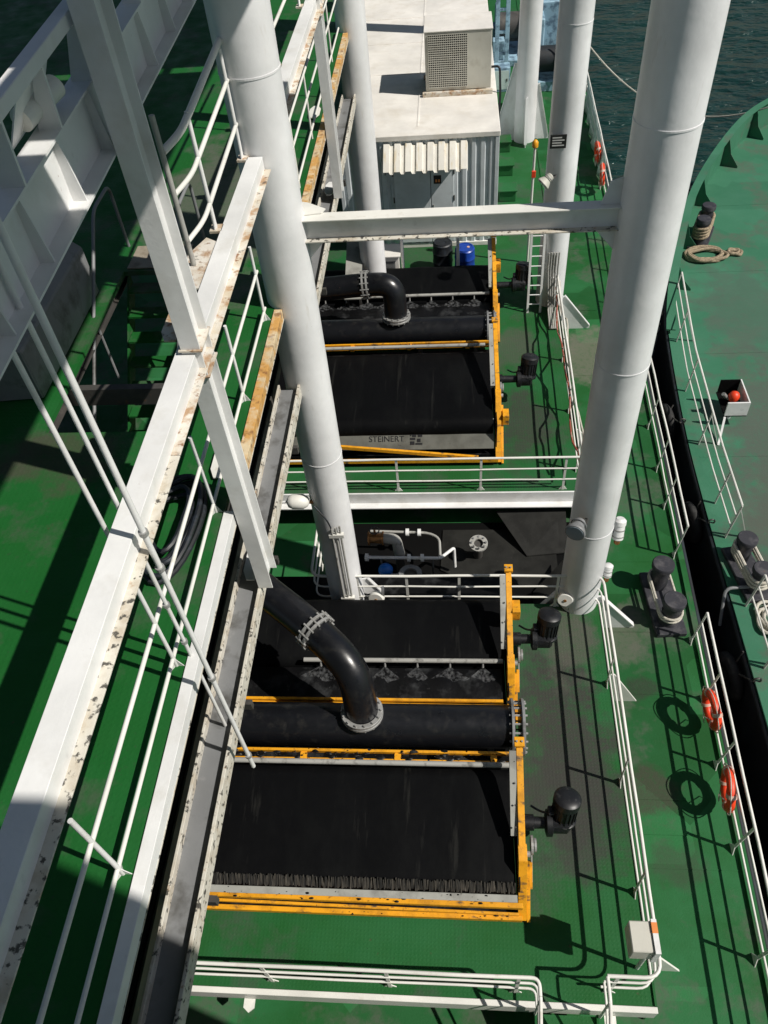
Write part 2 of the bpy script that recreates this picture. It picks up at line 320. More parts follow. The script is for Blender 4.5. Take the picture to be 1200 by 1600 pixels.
# near raised platform (with the pit behind it) and far raised platform
r1 = struct(MB().prism([(-5.6, 2.24, -.05), (plat_x(2.24), 2.24, -.05), (plat_x(9.0), 9.0, -.05), (-5.6, 9.0, -.05)], (0, 0, .05)), 'raised_deck', 'deck_raised')
m_ = MB().prism([(-5.6, 2.16, -.30), (plat_x(2.2)+.03, 2.16, -.30), (plat_x(2.2)+.03, 2.24, -.30), (-5.6, 2.24, -.30)], (0, 0, .335))
build(m_, 'edge_strip', 'cream_rail', r1, .006)
build(MB().prism([(plat_x(2.25), 2.25, -1), (plat_x(2.25)+.03, 2.25, -1), (plat_x(9)+.03, 9.0, -1), (plat_x(9), 9.0, -1)], (0, 0, 1.035)), 'side_plate', 'deck_raised', r1)
build(MB().box((-5.6, 8.98, -1), (plat_x(9), 9.0, -.05)), 'end_plate', 'dark_steel', r1)
build(MB().box((-5.6, 2.30, -1), (plat_x(2.3)-.01, 2.32, -.05)), 'end_plate', 'dark_steel', r1)
r2 = struct(MB().prism([(-5.6, 12.0, -.05), (plat_x(12), 12.0, -.05), (plat_x(46), 46.0, -.05), (-5.6, 46.0, -.05)], (0, 0, .05)), 'raised_deck', 'deck_raised')
build(MB().prism([(plat_x(12), 12, -1), (plat_x(12)+.03, 12, -1), (plat_x(46)+.03, 46, -1), (plat_x(46), 46, -1)], (0, 0, 1.03)), 'side_plate', 'deck_raised', r2)
build(MB().box((-5.6, 11.96, -.28), (plat_x(12), 11.998, .02)), 'edge_beam', 'white_paint', r2, .004)
build(MB().box((-5.6, 11.80, -.31), (plat_x(12), 11.998, -.285)), 'edge_flange', 'white_paint', r2)
build(MB().box((-5.6, 12.6, -1), (plat_x(12)-.02, 12.62, -.05)), 'end_plate', 'dark_steel', r2)
# deck pads and doubler strips on the main deck (weld-edged plates)
for (x0, x1, y0, y1) in ((2.95, 3.95, 5.55, 5.95), (2.95, 3.9, 4.95, 5.28), (3.0, 3.95, 12.9, 13.5), (3.1, 4.2, 20.2, 20.9), (3.1, 3.9, 9.0, 9.5)):
    build(MB().box((x0, y0, -1), (x1, y1, -.988)), 'doubler_plate', 'deck_main', md)
for y in (-2, 1.2, 4.4, 7.6, 10.8, 14, 17.2, 20.4, 23.6, 26.8, 30, 33.2, 36.4):
    build(MB().box((2.95+.012*y, y, -1), (edge_x(y)-.15, y+.018, -.994)), 'weld_seam', 'deck_main', md)
build(MB().prism([(edge_x(-14)-.14, -14, -1), (edge_x(-14)-.10, -14, -1), (edge_x(46)-.10, 46, -1), (edge_x(46)-.14, 46, -1)], (0, 0, .07)), 'waterway_bar', 'deck_main', md)
# upper walkway deck on the port side, with a stair opening
def up(x0, x1, y0, y1, mbx): mbx.box((x0, y0, 6.98), (x1, y1, 7.05))
OX0, OX1, OY0, OY1 = -4.75, -3.42, 6.5, 9.9
m_ = MB(); up(-14, OX0, -6, 40, m_); up(OX1, -2.375, -6, 40, m_); up(OX0, OX1, -6, OY0, m_); up(OX0, OX1, OY1, 40, m_)
ud = struct(m_, 'upper_deck', 'deck_upper')
for x in (-3.4, -4.9, -6.5, -8.1): build(MB().hbeam((x, -6, 6.86), (x, 40, 6.86), .12, .22, .015, .012), 'deck_stringer', 'dark_steel', ud)
for y in range(-5, 40, 3): build(MB().bar((-13.9, y+.4, 6.85), (-2.4, y+.4, 6.85), .10, .25), 'deck_beam', 'dark_steel', ud)

# ================================================================= COLUMNS
def column(x, y, z0, z1, label, knees, seams, R=.375):
    t = thing('support_column', label, 'column', (x, y, z0), 'tubular columns carrying the upper frame')
    build(MB().cyl((x, y, z0), (x, y, z1), R, 56), 'shaft', 'column_paint', t)
    for z in seams: build(MB().ring((x, y, z), Z, R+.006, R-.02, .022, 56), 'weld_bead', 'column_paint', t)
    for (dx, dy, l, h, zb) in knees:
        a = V((x, y, zb)); d = V((dx, dy, 0)).normalized(); n_ = V((-d.y, d.x, 0))*.014
        poly = [a+d*.33, a+d*(.375+l), a+d*(.375+l)+Z*.10, a+d*.45+Z*h, a+d*.33+Z*h]
        k = build(MB().prism([p-n_ for p in poly], n_*2), 'knee', 'white_paint', t, .003)
        w_ = V((-d.y, d.x, 0))*.05; p0 = a+d*(.375+l)+Z*.11; p1 = a+d*.45+Z*(h+.01)
        build(MB().prism([p0-w_, p0+w_, p1+w_, p1-w_], (p1-p0).cross(w_).normalized()*.016), 'knee_flange', 'white_paint', k)
    return t
column(-2.18, 9.13, -1, 15.2, 'white column between the two separators, pipes and lamp on it', [(1, .25, .75, 1.55, -1), (0, 1, .5, 1.2, -1)], (9.9, 4.1), R=.335)
column(2.36, 9.12, -1, 15.2, 'wide white column at the right, nearest to the moored ship', [(1, 0, .85, 1.1, -1), (-1, 0, .7, 1.2, -1), (0, -1, .35, .9, -1)], (9.15, 5.85, 2.3))
column(-2.22, 19.55, -1, 14, 'white column in front of the cabin on its left', [(1, 0, .4, .8, 0)], (8.2,), R=.34)
column(2.66, 19.35, -1, 14, 'white column with sign and lamp beside the cabin', [(1, 0, .85, 1.1, -1), (0, -1, .4, .95, 0)], (7.0,))
column(2.60, 29.6, -1, 13, 'farthest white column, behind the signposted one', [(-1, 0, .75, 2.6, 0), (1, 0, .5, 1.9, 0), (0, -1, .35, 1.6, 0)], (5.2,))

# cross beam between the two near columns
def cross_beam(y, x0, x1, zt, label, h=.30):
    t = thing('cross_beam', label, 'beam', ((x0+x1)/2, y, zt-h))
    build(MB().box((x0, y-.10, zt-.018), (x1, y+.10, zt)), 'top_flange', 'cream_rail', t, .003)
    build(MB().box((x0, y-.008, zt-h+.018), (x1, y+.008, zt-.018)), 'web', 'white_paint', t)
    build(MB().box((x0, y-.10, zt-h), (x1, y+.10, zt-h+.018)), 'bottom_flange', 'grimy_flange', t, .003)
    build(MB().prism([(x0-.02, y+.02, zt+.004), (x0+.26, y+.06, zt+.004), (x0+.30, y+.16, zt+.004), (x0+.05, y+.34, zt+.004), (x0-.02, y+.36, zt+.004)], (0, 0, .014)), 'end_gusset', 'cream_rail', t)
    for sx, xx in ((1, x0), (-1, x1)):
        build(MB().prism([(xx-sx*.02, y-.008, zt-h-.002), (xx+sx*.28, y-.008, zt-h-.002), (xx-sx*.02, y-.008, zt-h-.34)], (0, .016, 0)), 'lower_gusset', 'white_paint', t)
    build(MB().prism([(x1+.02, y-.008, zt+.004), (x1-.24, y-.008, zt+.004), (x1-.16, y-.008, zt+.28), (x1+.02, y-.008, zt+.34)], (0, .016, 0)), 'upper_gusset', 'white_paint', t)
    return t
cross_beam(9.13, -1.89, 2.0, 8.17, 'white steel beam spanning between the two near columns')
cross_beam(19.45, -1.86, 2.30, 8.9, 'white steel beam spanning the two columns by the cabin')

# ================================================================= PORT FRAME (chords, H columns, girder)
def octa(cx, y, z, ry, rz, c=.35):
    return [(cx, y-ry, z-rz*(1-c)), (cx, y-ry*(1-c), z-rz), (cx, y+ry*(1-c), z-rz), (cx, y+ry, z-rz*(1-c)), (cx, y+ry, z+rz*(1-c)), (cx, y+ry*(1-c), z+rz), (cx, y-ry*(1-c), z+rz), (cx, y-ry, z+rz*(1-c))]
def chord_top(y0, y1, label):
    t = thing('frame_beam', label, 'beam', (-2.17, (y0+y1)/2, 8.88), 'longitudinal beams of the port frame')
    build(MB().box((-2.31, y0, 9.085), (-2.135, y1, 9.10)), 'top_flange', 'white_paint', t, .003)
    build(MB().box((-2.15, y0, 8.955), (-2.137, y1, 9.085)), 'web', 'white_paint', t)
    ys = [y0, 4.15, y1] if y0 < 4 < y1 else [y0, y1]
    for k in range(len(ys)-1):
        build(MB().box((-2.20, ys[k], 8.94), (-2.065, ys[k+1]-.004, 8.955)), 'bottom_flange', 'grimy_flange' if (k == 0 and len(ys) == 3) else 'rusty_white', t, .003)
    return t
def chord_mid(y0, y1, label, m='white_paint'):
    t = thing('frame_beam', label, 'beam', (-2.3, (y0+y1)/2, 6.86), 'longitudinal beams of the port frame')
    build(MB().box((-2.372, y0, 7.055), (-2.265, y1, 7.072)), 'top_flange', m, t, .003)
    build(MB().box((-2.282, y0, 6.93), (-2.266, y1, 7.054)), 'web', m, t)
    build(MB().box((-2.372, y0, 6.915), (-2.262, y1, 6.929)), 'bottom_flange', 'grimy_flange', t)
    return t
def chord_low(y0, y1, label):
    t = thing('frame_beam', label, 'beam', (-2.38, (y0+y1)/2, 5.58), 'longitudinal beams of the port frame')
    build(MB().box((-2.26, y0, 5.58), (-2.225, y1, 5.80)), 'outer_flange', 'grimy_flange', t, .004)
    build(MB().box((-2.52, y0, 5.68), (-2.26, y1, 5.70)), 'web', 'grey_steel', t)
    build(MB().box((-2.55, y0, 5.58), (-2.52, y1, 5.80)), 'inner_flange', 'grimy_flange', t, .004)
    return t
chord_top(-3, 8.78, 'heavy white beam with rusty lower flange, nearest at the left'); chord_top(9.52, 19.2, 'rust-streaked upper beam behind the left column')
chord_mid(-3, 5.25, 'bright white edge beam of the green walkway'); chord_mid(5.55, 8.8, 'orange-rusted edge beam ending at the left column', 'orange_rust'); chord_mid(9.5, 19.2, 'rusty walkway edge beam behind the left column', 'orange_rust')
chord_low(-3, 8.8, 'grimy channel beam running down beside the near separator'); chord_low(9.5, 19.2, 'grimy channel beam reaching the column by the cabin')
# dark cable trough beside the lower beam
t = thing('cable_trough', 'dark steel cable trough left of the grimy channel beam', 'cable trough', (-2.9, 3, 5.3))
build(MB().box((-3.02, -3, 5.30), (-2.74, 18, 5.32)), 'tray', 'dark_steel', t)
for x in (-3.03, -2.74): build(MB().box((x, -3, 5.30), (x+.02, 18, 5.46)), 'side_rail', 'dark_steel', t)
for k in range(4):
    x = -2.97+k*.055; pts = [(x+random.uniform(-.01, .01), y, 5.345+random.uniform(0, .012)) for y in range(-3, 19)]
    build(MB().tube(pts, .02, 6), 'cable', 'cable', t)
for y in range(-2, 18, 2): build(MB().box((-3.0, y, 5.18), (-2.24, y+.06, 5.30)), 'bracket', 'dark_steel', t)

def h_column(x, y, z0, z1, label):
    t = thing('frame_post', label, 'post', (x, y, z0), 'upright posts of the port frame')
    build(MB().hbeam((x, y, z0), (x, y, z1), .165, .30, .014, .012, up=(0, 1, 0)), 'shaft', 'white_paint', t, .002)
    for z, m, cx, dy in ((9.115, 'rusty_white', x-.22, .26), (7.085, 'cream_rail', x-.36, .62), (5.83, 'white_paint', x-.19, .20)):
        yy = y+dy; q = .10; l = .26
        poly = [(cx-q, yy-l*.5, z), (cx-q*.45, yy-l, z), (cx+q*.45, yy-l, z), (cx+q, yy-l*.5, z), (cx+q, yy+l*.5, z), (cx+q*.45, yy+l, z), (cx-q*.45, yy+l, z), (cx-q, yy+l*.5, z)]
        build(MB().prism(poly, (0, 0, .016)), 'gusset', m, t, .002)
    for z in (8.86, 9.13): build(MB().box((x-.10, y-.17, z), (x+.10, y+.17, z+.014)), 'cap_plate', 'rusty_white', t)
    return t
h_column(-2.165, 5.34, 5.81, 12.2, 'white upright H-post crossing the nearest girder at the left')
h_column(-2.165, 14.4, 5.81, 12.2, 'white upright H-post behind the left column')

# stiffened girder, close to the camera at upper left
t = thing('stiffened_girder', 'pale stiffened plate girder crossing the upper left corner', 'girder', (-2.15, 6, 10.8))
def gz(y): return 10.48+0.05*y
def gl(y, x, dz): return (x-.20, y, gz(y)+dz*1.095)
GY0, GY1 = 1.8, 14
def gbox(x0, x1, d0, d1):
    return MB()._add([gl(GY0, x0, d0), gl(GY0, x1, d0), gl(GY1, x1, d0), gl(GY1, x0, d0), gl(GY0, x0, d1), gl(GY0, x1, d1), gl(GY1, x1, d1), gl(GY1, x0, d1)],
                     [(0, 3, 2, 1), (4, 5, 6, 7), (0, 1, 5, 4), (1, 2, 6, 5), (2, 3, 7, 6), (3, 0, 4, 7)])
build(gbox(-2.28, -2.06, 0, .014), 'bottom_flange', 'white_paint', t)
build(gbox(-2.19, -2.175, .014, .36), 'web', 'white_paint', t)
build(gbox(-2.30, -2.13, .36, .374), 'shelf_plate', 'white_paint', t)
build(gbox(-2.18, -2.085, .70, .775), 'top_chord', 'white_paint', t, .004)
y = GY0+.2
while y < GY1-.2:
    g = build(MB().prism([gl(y, -2.175, .014), gl(y, -2.085, .014), gl(y, -2.135, .36), gl(y, -2.175, .36)], (0, .014, 0)), 'stiffener', 'white_paint', t)
    g = build(MB().prism([gl(y+.1, -2.27, .374), gl(y+.1, -2.125, .374), gl(y+.1, -2.11, .70), gl(y+.1, -2.17, .70)], (0, .022, 0)), 'bracket_plate', 'white_paint', t)
    y += .655
build(MB().cyl(gl(4.62, -2.30, .47), gl(4.98, -2.20, .50), .07, 20), 'pipe_stub', 'cream_rail', t)
build(MB().prism([gl(4.45, -2.34, .38), gl(5.0, -2.34, .38), gl(5.0, -2.20, .62), gl(4.45, -2.20, .62)], (0.0, .0, .02)), 'pipe_saddle', 'white_paint', t)

# upright pipes by the girder
def upright(x, y, z0, z1, r, label, clamps=()):
    t = thing('upright_pipe', label, 'pipe', (x, y, z0), 'upright pipes at the left')
    build(MB().cyl((x, y, z0), (x, y, z1), r, 12), 'tube', 'white_paint', t)
    for z in clamps: build(MB().ring((x, y, z), Z, r+.012, r-.002, .035, 14), 'clamp', 'galvanised', t)
upright(-2.03, 3.20, 5.55, 12.1, .021, 'thin grey upright pipe passing in front of the white beam', (9.18, 8.8, 7.3, 5.8))
upright(-2.345, 3.55, 5.72, 12.1, .017, 'thin upright pipe behind the heavy white beam', (7.3, 7.85))

# ================================================================= RAILINGS
def uneven(pts, step=.8, amp=.006):
    out = [V(pts[0])]
    for i in range(len(pts)-1):
        a, c = V(pts[i]), V(pts[i+1]); n = max(1, int((c-a).length/step))
        for k in range(1, n+1):
            p = a.lerp(c, k/n)
            if k < n: p += V((random.uniform(-amp, amp), random.uniform(-amp, amp), random.uniform(-amp, amp)))
            out.append(p)
    return out
def railing(label, path, posts, heights=(1.0, .66, .33), rt=.026, rm=.018, m='cream_rail', z=0.0, corner=.16, splay=None, posts_r=.022, group='white pipe railings', foot=True, ends=True, cat='railing'):
    """path: list of (x,y) along the foot line at height z; posts: list of (x,y)"""
    t = thing('railing', label, cat, (path[0][0], path[0][1], z), group)
    for i, h in enumerate(heights):
        pts = rounded([(x, y, z+h) for x, y in path], corner) if len(path) > 2 else [(x, y, z+h) for x, y in path]
        build(MB().tube(uneven(pts), rt if i == 0 else rm, 10), 'top_rail' if i == 0 else 'middle_rail', m, t)
    for (x, y) in posts:
        best = None
        for i in range(len(path)-1):
            p0 = V((*path[i], 0)); p1 = V((*path[i+1], 0)); e = p1-p0; tt = max(0, min(1, (V((x, y, 0))-p0).dot(e)/e.length_squared)); ds = (p0+e*tt-V((x, y, 0))).length
            if best is None or ds < best[0]: best = (ds, e.normalized())
        d = best[1]; n_ = V((-d.y, d.x, 0))
        p = build(MB().bar((x, y, z), (x, y, z+heights[0]), .05, .014, up=tuple(n_)), 'post', m, t)
        if foot:
            build(MB().prism([(x-d.x*.09, y-d.y*.09, z+.004), (x+d.x*.09, y+d.y*.09, z+.004), (x+d.x*.02, y+d.y*.02, z+.12), (x-d.x*.02, y-d.y*.02, z+.12)], n_*.012), 'foot_bracket', m, p)
    return t
def ir(y): return 2.56+0.013*y
# right side of the near platform, wrapping both corners
railing('white railing along the right edge of the near platform', [(-2.78, 10.7), (-2.78, 8.94), (2.70, 8.94), (ir(2.4)+.04, 2.40), (1.93, 2.40)], [(-2.78, 9.9), (-1.9, 8.94), (-.95, 8.94), (.05, 8.94), (1.9, 8.94), (ir(7.24)+.02, 7.24), (ir(5.42)+.02, 5.42), (ir(3.72)+.02, 3.72), (2.08, 2.40)], corner=.22)
railing('white railing along the front edge of the near platform', [(-5.4, 2.34), (1.04, 2.34), (1.04, 2.12)], [(-5.2, 2.34), (-4.1, 2.34), (-2.72, 2.34), (-1.0, 2.34), (.78, 2.34)], corner=.14)
railing('white railing along the near edge of the far platform', [(-5.4, 12.06), (2.66, 12.06)], [(-4.6, 12.06), (-3.0, 12.06), (-1.28, 12.06), (.55, 12.06), (2.35, 12.06)])
railing('white railing along the right edge of the far platform', [(2.69, 12.1), (2.80, 20.6)], [(2.70, 12.66), (2.73, 14.63), (2.77, 16.6), (2.79, 18.6)])
for i, (m, lab, off, zz) in enumerate((('pale_rope', 'pale hose lashed along the far platform railing', .05, .78), ('red_hose', 'reddish hose lashed along the far platform railing', -.04, .45))):
    pts = [(2.70+.013*(k*.3)+off+.03*math.sin(k*.9+i), 12.3+.3*k, zz+.16*math.sin(k*.55+i*2)+.05*math.sin(k*1.7)) for k in range(28)]
    tag(build(MB().tube(pts, .022, 8), 'lashed_hose', m), lab, 'hose')
# stair handrails at the near edge
for x, lab in ((1.04, 'left handrail of the short stair at the bottom edge'), (1.93, 'right handrail of the short stair at the bottom edge')):
    t = thing('stair_handrail', lab, 'handrail', (x, 1.4, -1), 'handrails of the short stair')
    for i, h in enumerate((1.0, .66)):
        build(MB().tube(rounded([(x, 2.39 if x > 1.5 else 2.13, h), (x, 2.10, h), (x, .9, h-1.0), (x, .6, h-1.0)], .12), .026 if i == 0 else .018, 10), 'rail', 'cream_rail', t)
    for y, zb in ((2.1, -.05), (1.0, -1)): build(MB().cyl((x, y, zb), (x, y, zb+(1.0 if zb < -.5 else 1.05)), .02, 8), 'post', 'cream_rail', t)
t = thing('stair', 'short green stair down from the near platform', 'stair', (1.48, 1.6, -1))
for k in range(4): build(MB().box((1.08, 2.12-.29*(k+1), -.2-.2*k), (1.89, 2.12-.29*k, -.17-.2*k)), 'tread', 'deck_raised', t)
for x in (1.04, 1.89): build(MB().prism([(x, 2.13, -.06), (x, 2.13, -.30), (x, 1.0, -1), (x, .75, -1), (x, .9, -.85)], (.03, 0, 0)), 'stringer', 'deck_raised', t)
# outer railings of the ship
def ox(y): return 4.40+0.030*y
def outer(y0, y1, posts, label):
    z = -1.0
    t = thing('railing', label, 'railing', (ox(y0), y0, z), 'ship side railings')
    for i, h in enumerate((1.0, .68, .36)):
        build(MB().tube(uneven([(ox(y0)+.10*h, y0, z+h), (ox(y1)+.10*h, y1, z+h)], 1.0, .009), .027 if i == 0 else .019, 10), 'top_rail' if i == 0 else 'middle_rail', 'cream_rail', t)
    for y in posts:
        p = build(MB().bar((ox(y), y, z), (ox(y)+.10, y, z+1.0), .014, .05, up=(0, 1, 0)), 'post', 'cream_rail', t)
        build(MB().prism([(ox(y)-.02, y-.10, z), (ox(y)-.02, y+.10, z), (ox(y), y+.02, z+.16), (ox(y), y-.02, z+.16)], (.012, 0, 0)), 'foot_bracket', 'cream_rail', p)
outer(-2.0, 8.80, (-.6, 1.5, 3.1, 4.75, 6.2, 7.5, 8.79), 'white ship-side railing carrying two red life rings at lower right')
outer(10.96, 44, (10.97, 12.4, 13.6, 15.1, 16.8, 18.6, 20.4, 22.2, 24, 25.8, 27.6, 29.4, 31.2, 33, 35, 37, 39, 41, 43), 'white ship-side railing beyond the mooring bollards')

# walkway railing beside the bright white edge beam
def wx(y): return -2.46
t = thing('railing', 'white two-bar railing on the green walkway at the left', 'railing', (-2.46, 3, 7.05), 'walkway railings')
for h, r in ((.66, .020), (.12, .019)):
    build(MB().cyl((-2.46, -3, 7.05+h), (-2.46, 8.7, 7.05+h), r, 10), 'rail', 'cream_rail', t)
for y in (-.1, 1.72, 3.46, 5.26, 7.0, 8.6):
    p = build(MB().cyl((-2.46, y, 7.05), (-2.46, y, 8.10 if y != 3.46 else 11.9), .019, 10), 'post', 'white_paint', t)
    for a in (0, 2.1, 4.2): build(MB().prism([(-2.46, y, 7.05), (-2.46+.07*math.cos(a), y+.07*math.sin(a), 7.05), (-2.46, y, 7.19)], (.006*math.sin(a), -.006*math.cos(a), 0)), 'foot_rib', 'white_paint', p)
t = thing('railing', 'rusty walkway railing behind the left column', 'railing', (-2.46, 14, 7.05), 'walkway railings')
for h in (1.05, .66, .12): build(MB().cyl((-2.46, 9.6, 7.05+h), (-2.46, 19.2, 7.05+h), .02, 10), 'rail', 'cream_rail', t)
for y in (10.4, 12.2, 14.0, 15.8, 17.6): build(MB().cyl((-2.46, y, 7.05), (-2.46, y, 8.1), .019, 10), 'post', 'cream_rail', t)
# guard rail with bent ends standing on the heavy beam
t = thing('railing', 'white three-bar guard rail with bent ends beside the left column', 'railing', (-2.36, 8, 9.1), 'walkway railings')
for h, r in ((1.10, .034), (.72, .023), (.27, .023)):
    build(MB().tube(rounded([(-2.37, 16.0, 9.1+h+.14), (-2.37, 9.9, 9.1+h+.14), (-2.37, 6.95, 9.1+h-.04), (-2.46, 6.62, 9.1+h-.06)], .16), r, 12), 'rail', 'cream_rail', t)
for y in (14.0, 11.5, 8.78, 7.24):
    p = build(MB().cyl((-2.37, y, 9.1), (-2.37, y, 10.22), .021, 10), 'post', 'white_paint', t)
    build(MB().prism([(-2.37, y-.05, 9.1), (-2.37, y+.05, 9.1), (-2.37, y+.012, 9.22), (-2.37, y-.012, 9.22)], (.01, 0, 0)), 'foot_bracket', 'white_paint', p)
    build(MB().box((-2.42, y-.07, 9.075), (-2.30, y+.07, 9.10)), 'foot_plate', 'rusty_white', p)
build(MB().cyl((-2.46, 6.60, 9.05), (-2.46, 6.60, 10.45), .026, 10), 'end_post', 'spray_grey', t)
build(MB().prism([(-2.52, 6.2, 9.06), (-2.30, 6.2, 9.06), (-2.30, 7.0, 9.06), (-2.44, 7.1, 9.06), (-2.56, 6.8, 9.06)], (0, 0, .016)), 'base_plate', 'rusty_white', t)

# port stair going down through the opening
t = thing('stairway', 'green ship stair going down through the walkway opening', 'stair', (-4.2, 8.6, 4.5))
for k in range(11):
    yk = 9.9-.27*k; zk = 6.86-.235*k
    build(MB().box((-4.68, yk-.24, zk-.03), (-3.80, yk, zk)), 'tread', 'deck_upper', t)
for x in (-4.74, -3.79): build(MB().prism([(x, 10.0, 7.0), (x, 10.0, 6.72), (x, 6.9, 4.05), (x, 6.7, 4.15)], (.03, 0, 0)), 'stringer', 'deck_upper', t)
build(MB().box((-4.70, 9.95, 7.06), (-3.85, 10.55, 7.075)), 'landing_plate', 'stained_wood', t)
for x in (-4.86, -3.68):
    t2 = thing('stair_handrail', 'dark pipe handrail on the %s side of the port stair' % ('left' if x < -4 else 'right'), 'handrail', (x, 8.5, 6), 'handrails of the port stair')
    build(MB().tube(rounded([(x, 10.6, 7.05), (x, 10.6, 8.0), (x, 9.9, 8.0), (x, 7.2, 5.65), (x, 6.8, 5.0)], .15), .024, 10), 'rail', 'grey_steel', t2)
    build(MB().tube([(x, 8.8, 6.0), (x, 8.8, 7.05)], .02, 8), 'post', 'grey_steel', t2)
# grey casing beside the stair
t = thing('machinery_casing', 'grey steel casing with sloping top beside the port stair', 'casing', (-5.7, 8, 7.05))
build(MB().prism([(-7.4, 6.9, 7.06), (-4.95, 7.1, 7.06), (-4.95, 7.1, 7.75), (-5.3, 7.1, 8.05), (-7.4, 6.9, 8.05)], (0, 2.3, 0)), 'body', 'grey_steel', t, .02)
build(MB().box((-6.6, 6.84, 7.3), (-5.5, 7.0, 7.9)), 'door', 'grey_steel', t, .01)
build(MB().cyl((-5.5, 6.83, 7.6), (-5.5, 6.70, 7.6), .03, 8), 'handle', 'galvanised', t)
build(MB().cyl((-5.15, 7.9, 7.9), (-5.15, 7.9, 8.5), .05, 10), 'vent_pipe', 'rusty_white', t)

# coiled hose on the walkway
m_ = MB(); pts = []
for k in range(150):
    a = k*.24; r = .36+.10*math.sin(k*.083)+.03*math.sin(k*.71)
    pts.append((-2.86+.62*r*math.cos(a)*1.1, 5.05+1.5*r*math.sin(a), 7.08+.0011*k+.012*math.sin(k*.5)))
tag(build(m_.tube(pts, .028, 7), 'hose_coil', 'cable'), 'black hose coiled on the green walkway', 'hose')

# ================================================================= SEPARATORS
def separator(tagname, label, yc, zc, yf, xl, xr, yb0, zb0, yb1, zb1, tray, cap_extra=0.0):
    """yc,zc: top of side frame at the far end; yf: foot at the near end; belt from (yb0,zb0) far to (yb1,zb1) near"""
    t = thing('magnetic_separator', label, 'separator', ((xl+xr)/2, (yc+yf)/2, 0), 'black belt separators in yellow frames')
    ym = yf+(yc-yf)*.34; zm = zb1+.20
    # side frames
    for x in (xr, xl):
        s = 1 if x == xr else -1
        sl = build(MB().bar((x, yc, zc), (x, ym, zm), .10, .10), 'side_beam', 'yellow_paint', t, .006)
        build(MB().bar((x-s*.105, yc-.05, zc+.012), (x-s*.105, ym+.25, zm+.05), .10, .09), 'cover_strip', 'tray_grey', sl)
        build(MB().prism([(x-.06, ym+.12, zm+.10), (x-.06, ym-.12, zm+.06), (x-.06, yf-.02, .10), (x-.06, yf+.22, .06)], (.13, 0, 0)), 'side_plate', 'yellow_paint', t, .006)
        build(MB().bar((x+s*.10, ym-.05, zm-.25), (x+s*.10, yf+.02, .02), .05, .14), 'foot_plate', 'yellow_paint', t, .004)
        build(MB().bar((x, yc+.02, zc-.02), (x, yc+.05, 0), .09, .09, up=(0, 1, 0)), 'leg', 'yellow_paint', t, .004)
        cp = build(MB().box((x-.075, yc-.02, zc+.05), (x+.075, yc+.13, zc+.10)), 'cap_plate', 'yellow_paint', t, .004)
        for a in (-.04, .04): build(MB().cyl((x+a, yc+.05, zc+.10), (x+a, yc+.05, zc+.125), .016, 6), 'bolt', 'galvanised', cp)
        pv = build(MB().cyl((x+s*.05, ym, zm), (x+s*.12, ym, zm), .045, 12), 'pivot', 'galvanised', t)
        for q in range(4):
            f_ = q/3.0; yy = yc-.2+(ym+.3-yc+.2)*f_; zz = zc+(zm-zc)*(yc-yy)/(yc-ym)
            build(MB().cyl((x-s*.085, yy, zz+.055), (x-s*.085, yy, zz+.075), .013, 6), 'rivet', 'dark_steel', sl)
    xi0, xi1 = xl+.06, xr-.06
    # belt: closed loop over a far drum and a near drum
    R0 = .26; prof = []
    c0 = V((0, yb0-.02, zb0-R0)); c1 = V((0, yb1+.02, zb1-R0))
    for k in range(11):
        a = math.pi/2-math.pi*k/10; prof.append((c0.y+R0*math.cos(a), c0.z+R0*math.sin(a)))
    for k in range(11):
        a = -math.pi/2-math.pi*k/10; prof.append((c1.y+R0*math.cos(a), c1.z+R0*math.sin(a)))
    n = len(prof); mb = MB()
    nx = 14
    for i in range(nx+1):
        x = xi0+.10+(xi1-xi0-.16)*i/nx
        for (y, z) in prof: mb.v.append(V((x, y, z-.012*math.sin(i*1.9)*(1 if z > .3 else 0))))
    for i in range(nx):
        for k in range(n):
            mb.f.append((i*n+k, i*n+(k+1) % n, (i+1)*n+(k+1) % n, (i+1)*n+k)); mb.sm.append(True)
    mb.f.append(tuple(range(n))); mb.sm.append(False); mb.f.append(tuple(range(nx*n, nx*n+n))[::-1]); mb.sm.append(False)
    build(mb, 'belt', 'rubber_belt', t)
    # trough under and behind the belt
    build(MB().box((xi0, yf+.18, .05), (xi1, yc-.02, .16)), 'trough_floor', 'wet_black', t)
    build(MB().box((xi0, yc-.03, .05), (xi1, yc, zb0-.05)), 'back_plate', 'wet_black', t)
    for x in (xi0-.02, xi1+.02): build(MB().prism([(x-.008, yf+.16, .02), (x-.008, yc+.0, .02), (x-.008, yc+.0, zb0+.05), (x-.008, yf+.30, zb1+.02)], (.016, 0, 0)), 'side_skirt', 'wet_black', t)
    build(MB().box((xl+.1, yc-.01, .012), (xr+.02, yc+1.1, .035)), 'dark_sheet', 'wet_black', t)  # black sheets covering the green deck beyond both belt ends
    build(MB().box((xl+.1, yf+.02, .012), (xr-.04, yf+.19, .04)), 'dark_sheet', 'wet_black', t)
    # cross members at the near end
    if not tray: build(MB().bar((xl, yf+.10, zb1-.20), (xr, yf+.08, zb1-.22), .075, .085), 'cross_beam', 'yellow_paint', t, .006)
    build(MB().bar((xl, yf-.01, .20), (xr, yf-.01, .17), .07, .10), 'lower_beam', 'yellow_paint', t, .006)
    if tray: build(MB().bar((xl+1.0, yf+.14, .62), (xr-.45, yf+.02, .22), .06, .09), 'brace', 'yellow_paint', t, .004)
    else: build(MB().bar((xl, yf+.05, zb1-.30), (xr-.05, yf+.03, .24), .04, .05), 'brace', 'yellow_paint', t, .004)
    return t
XR = .92; XL = -4.5
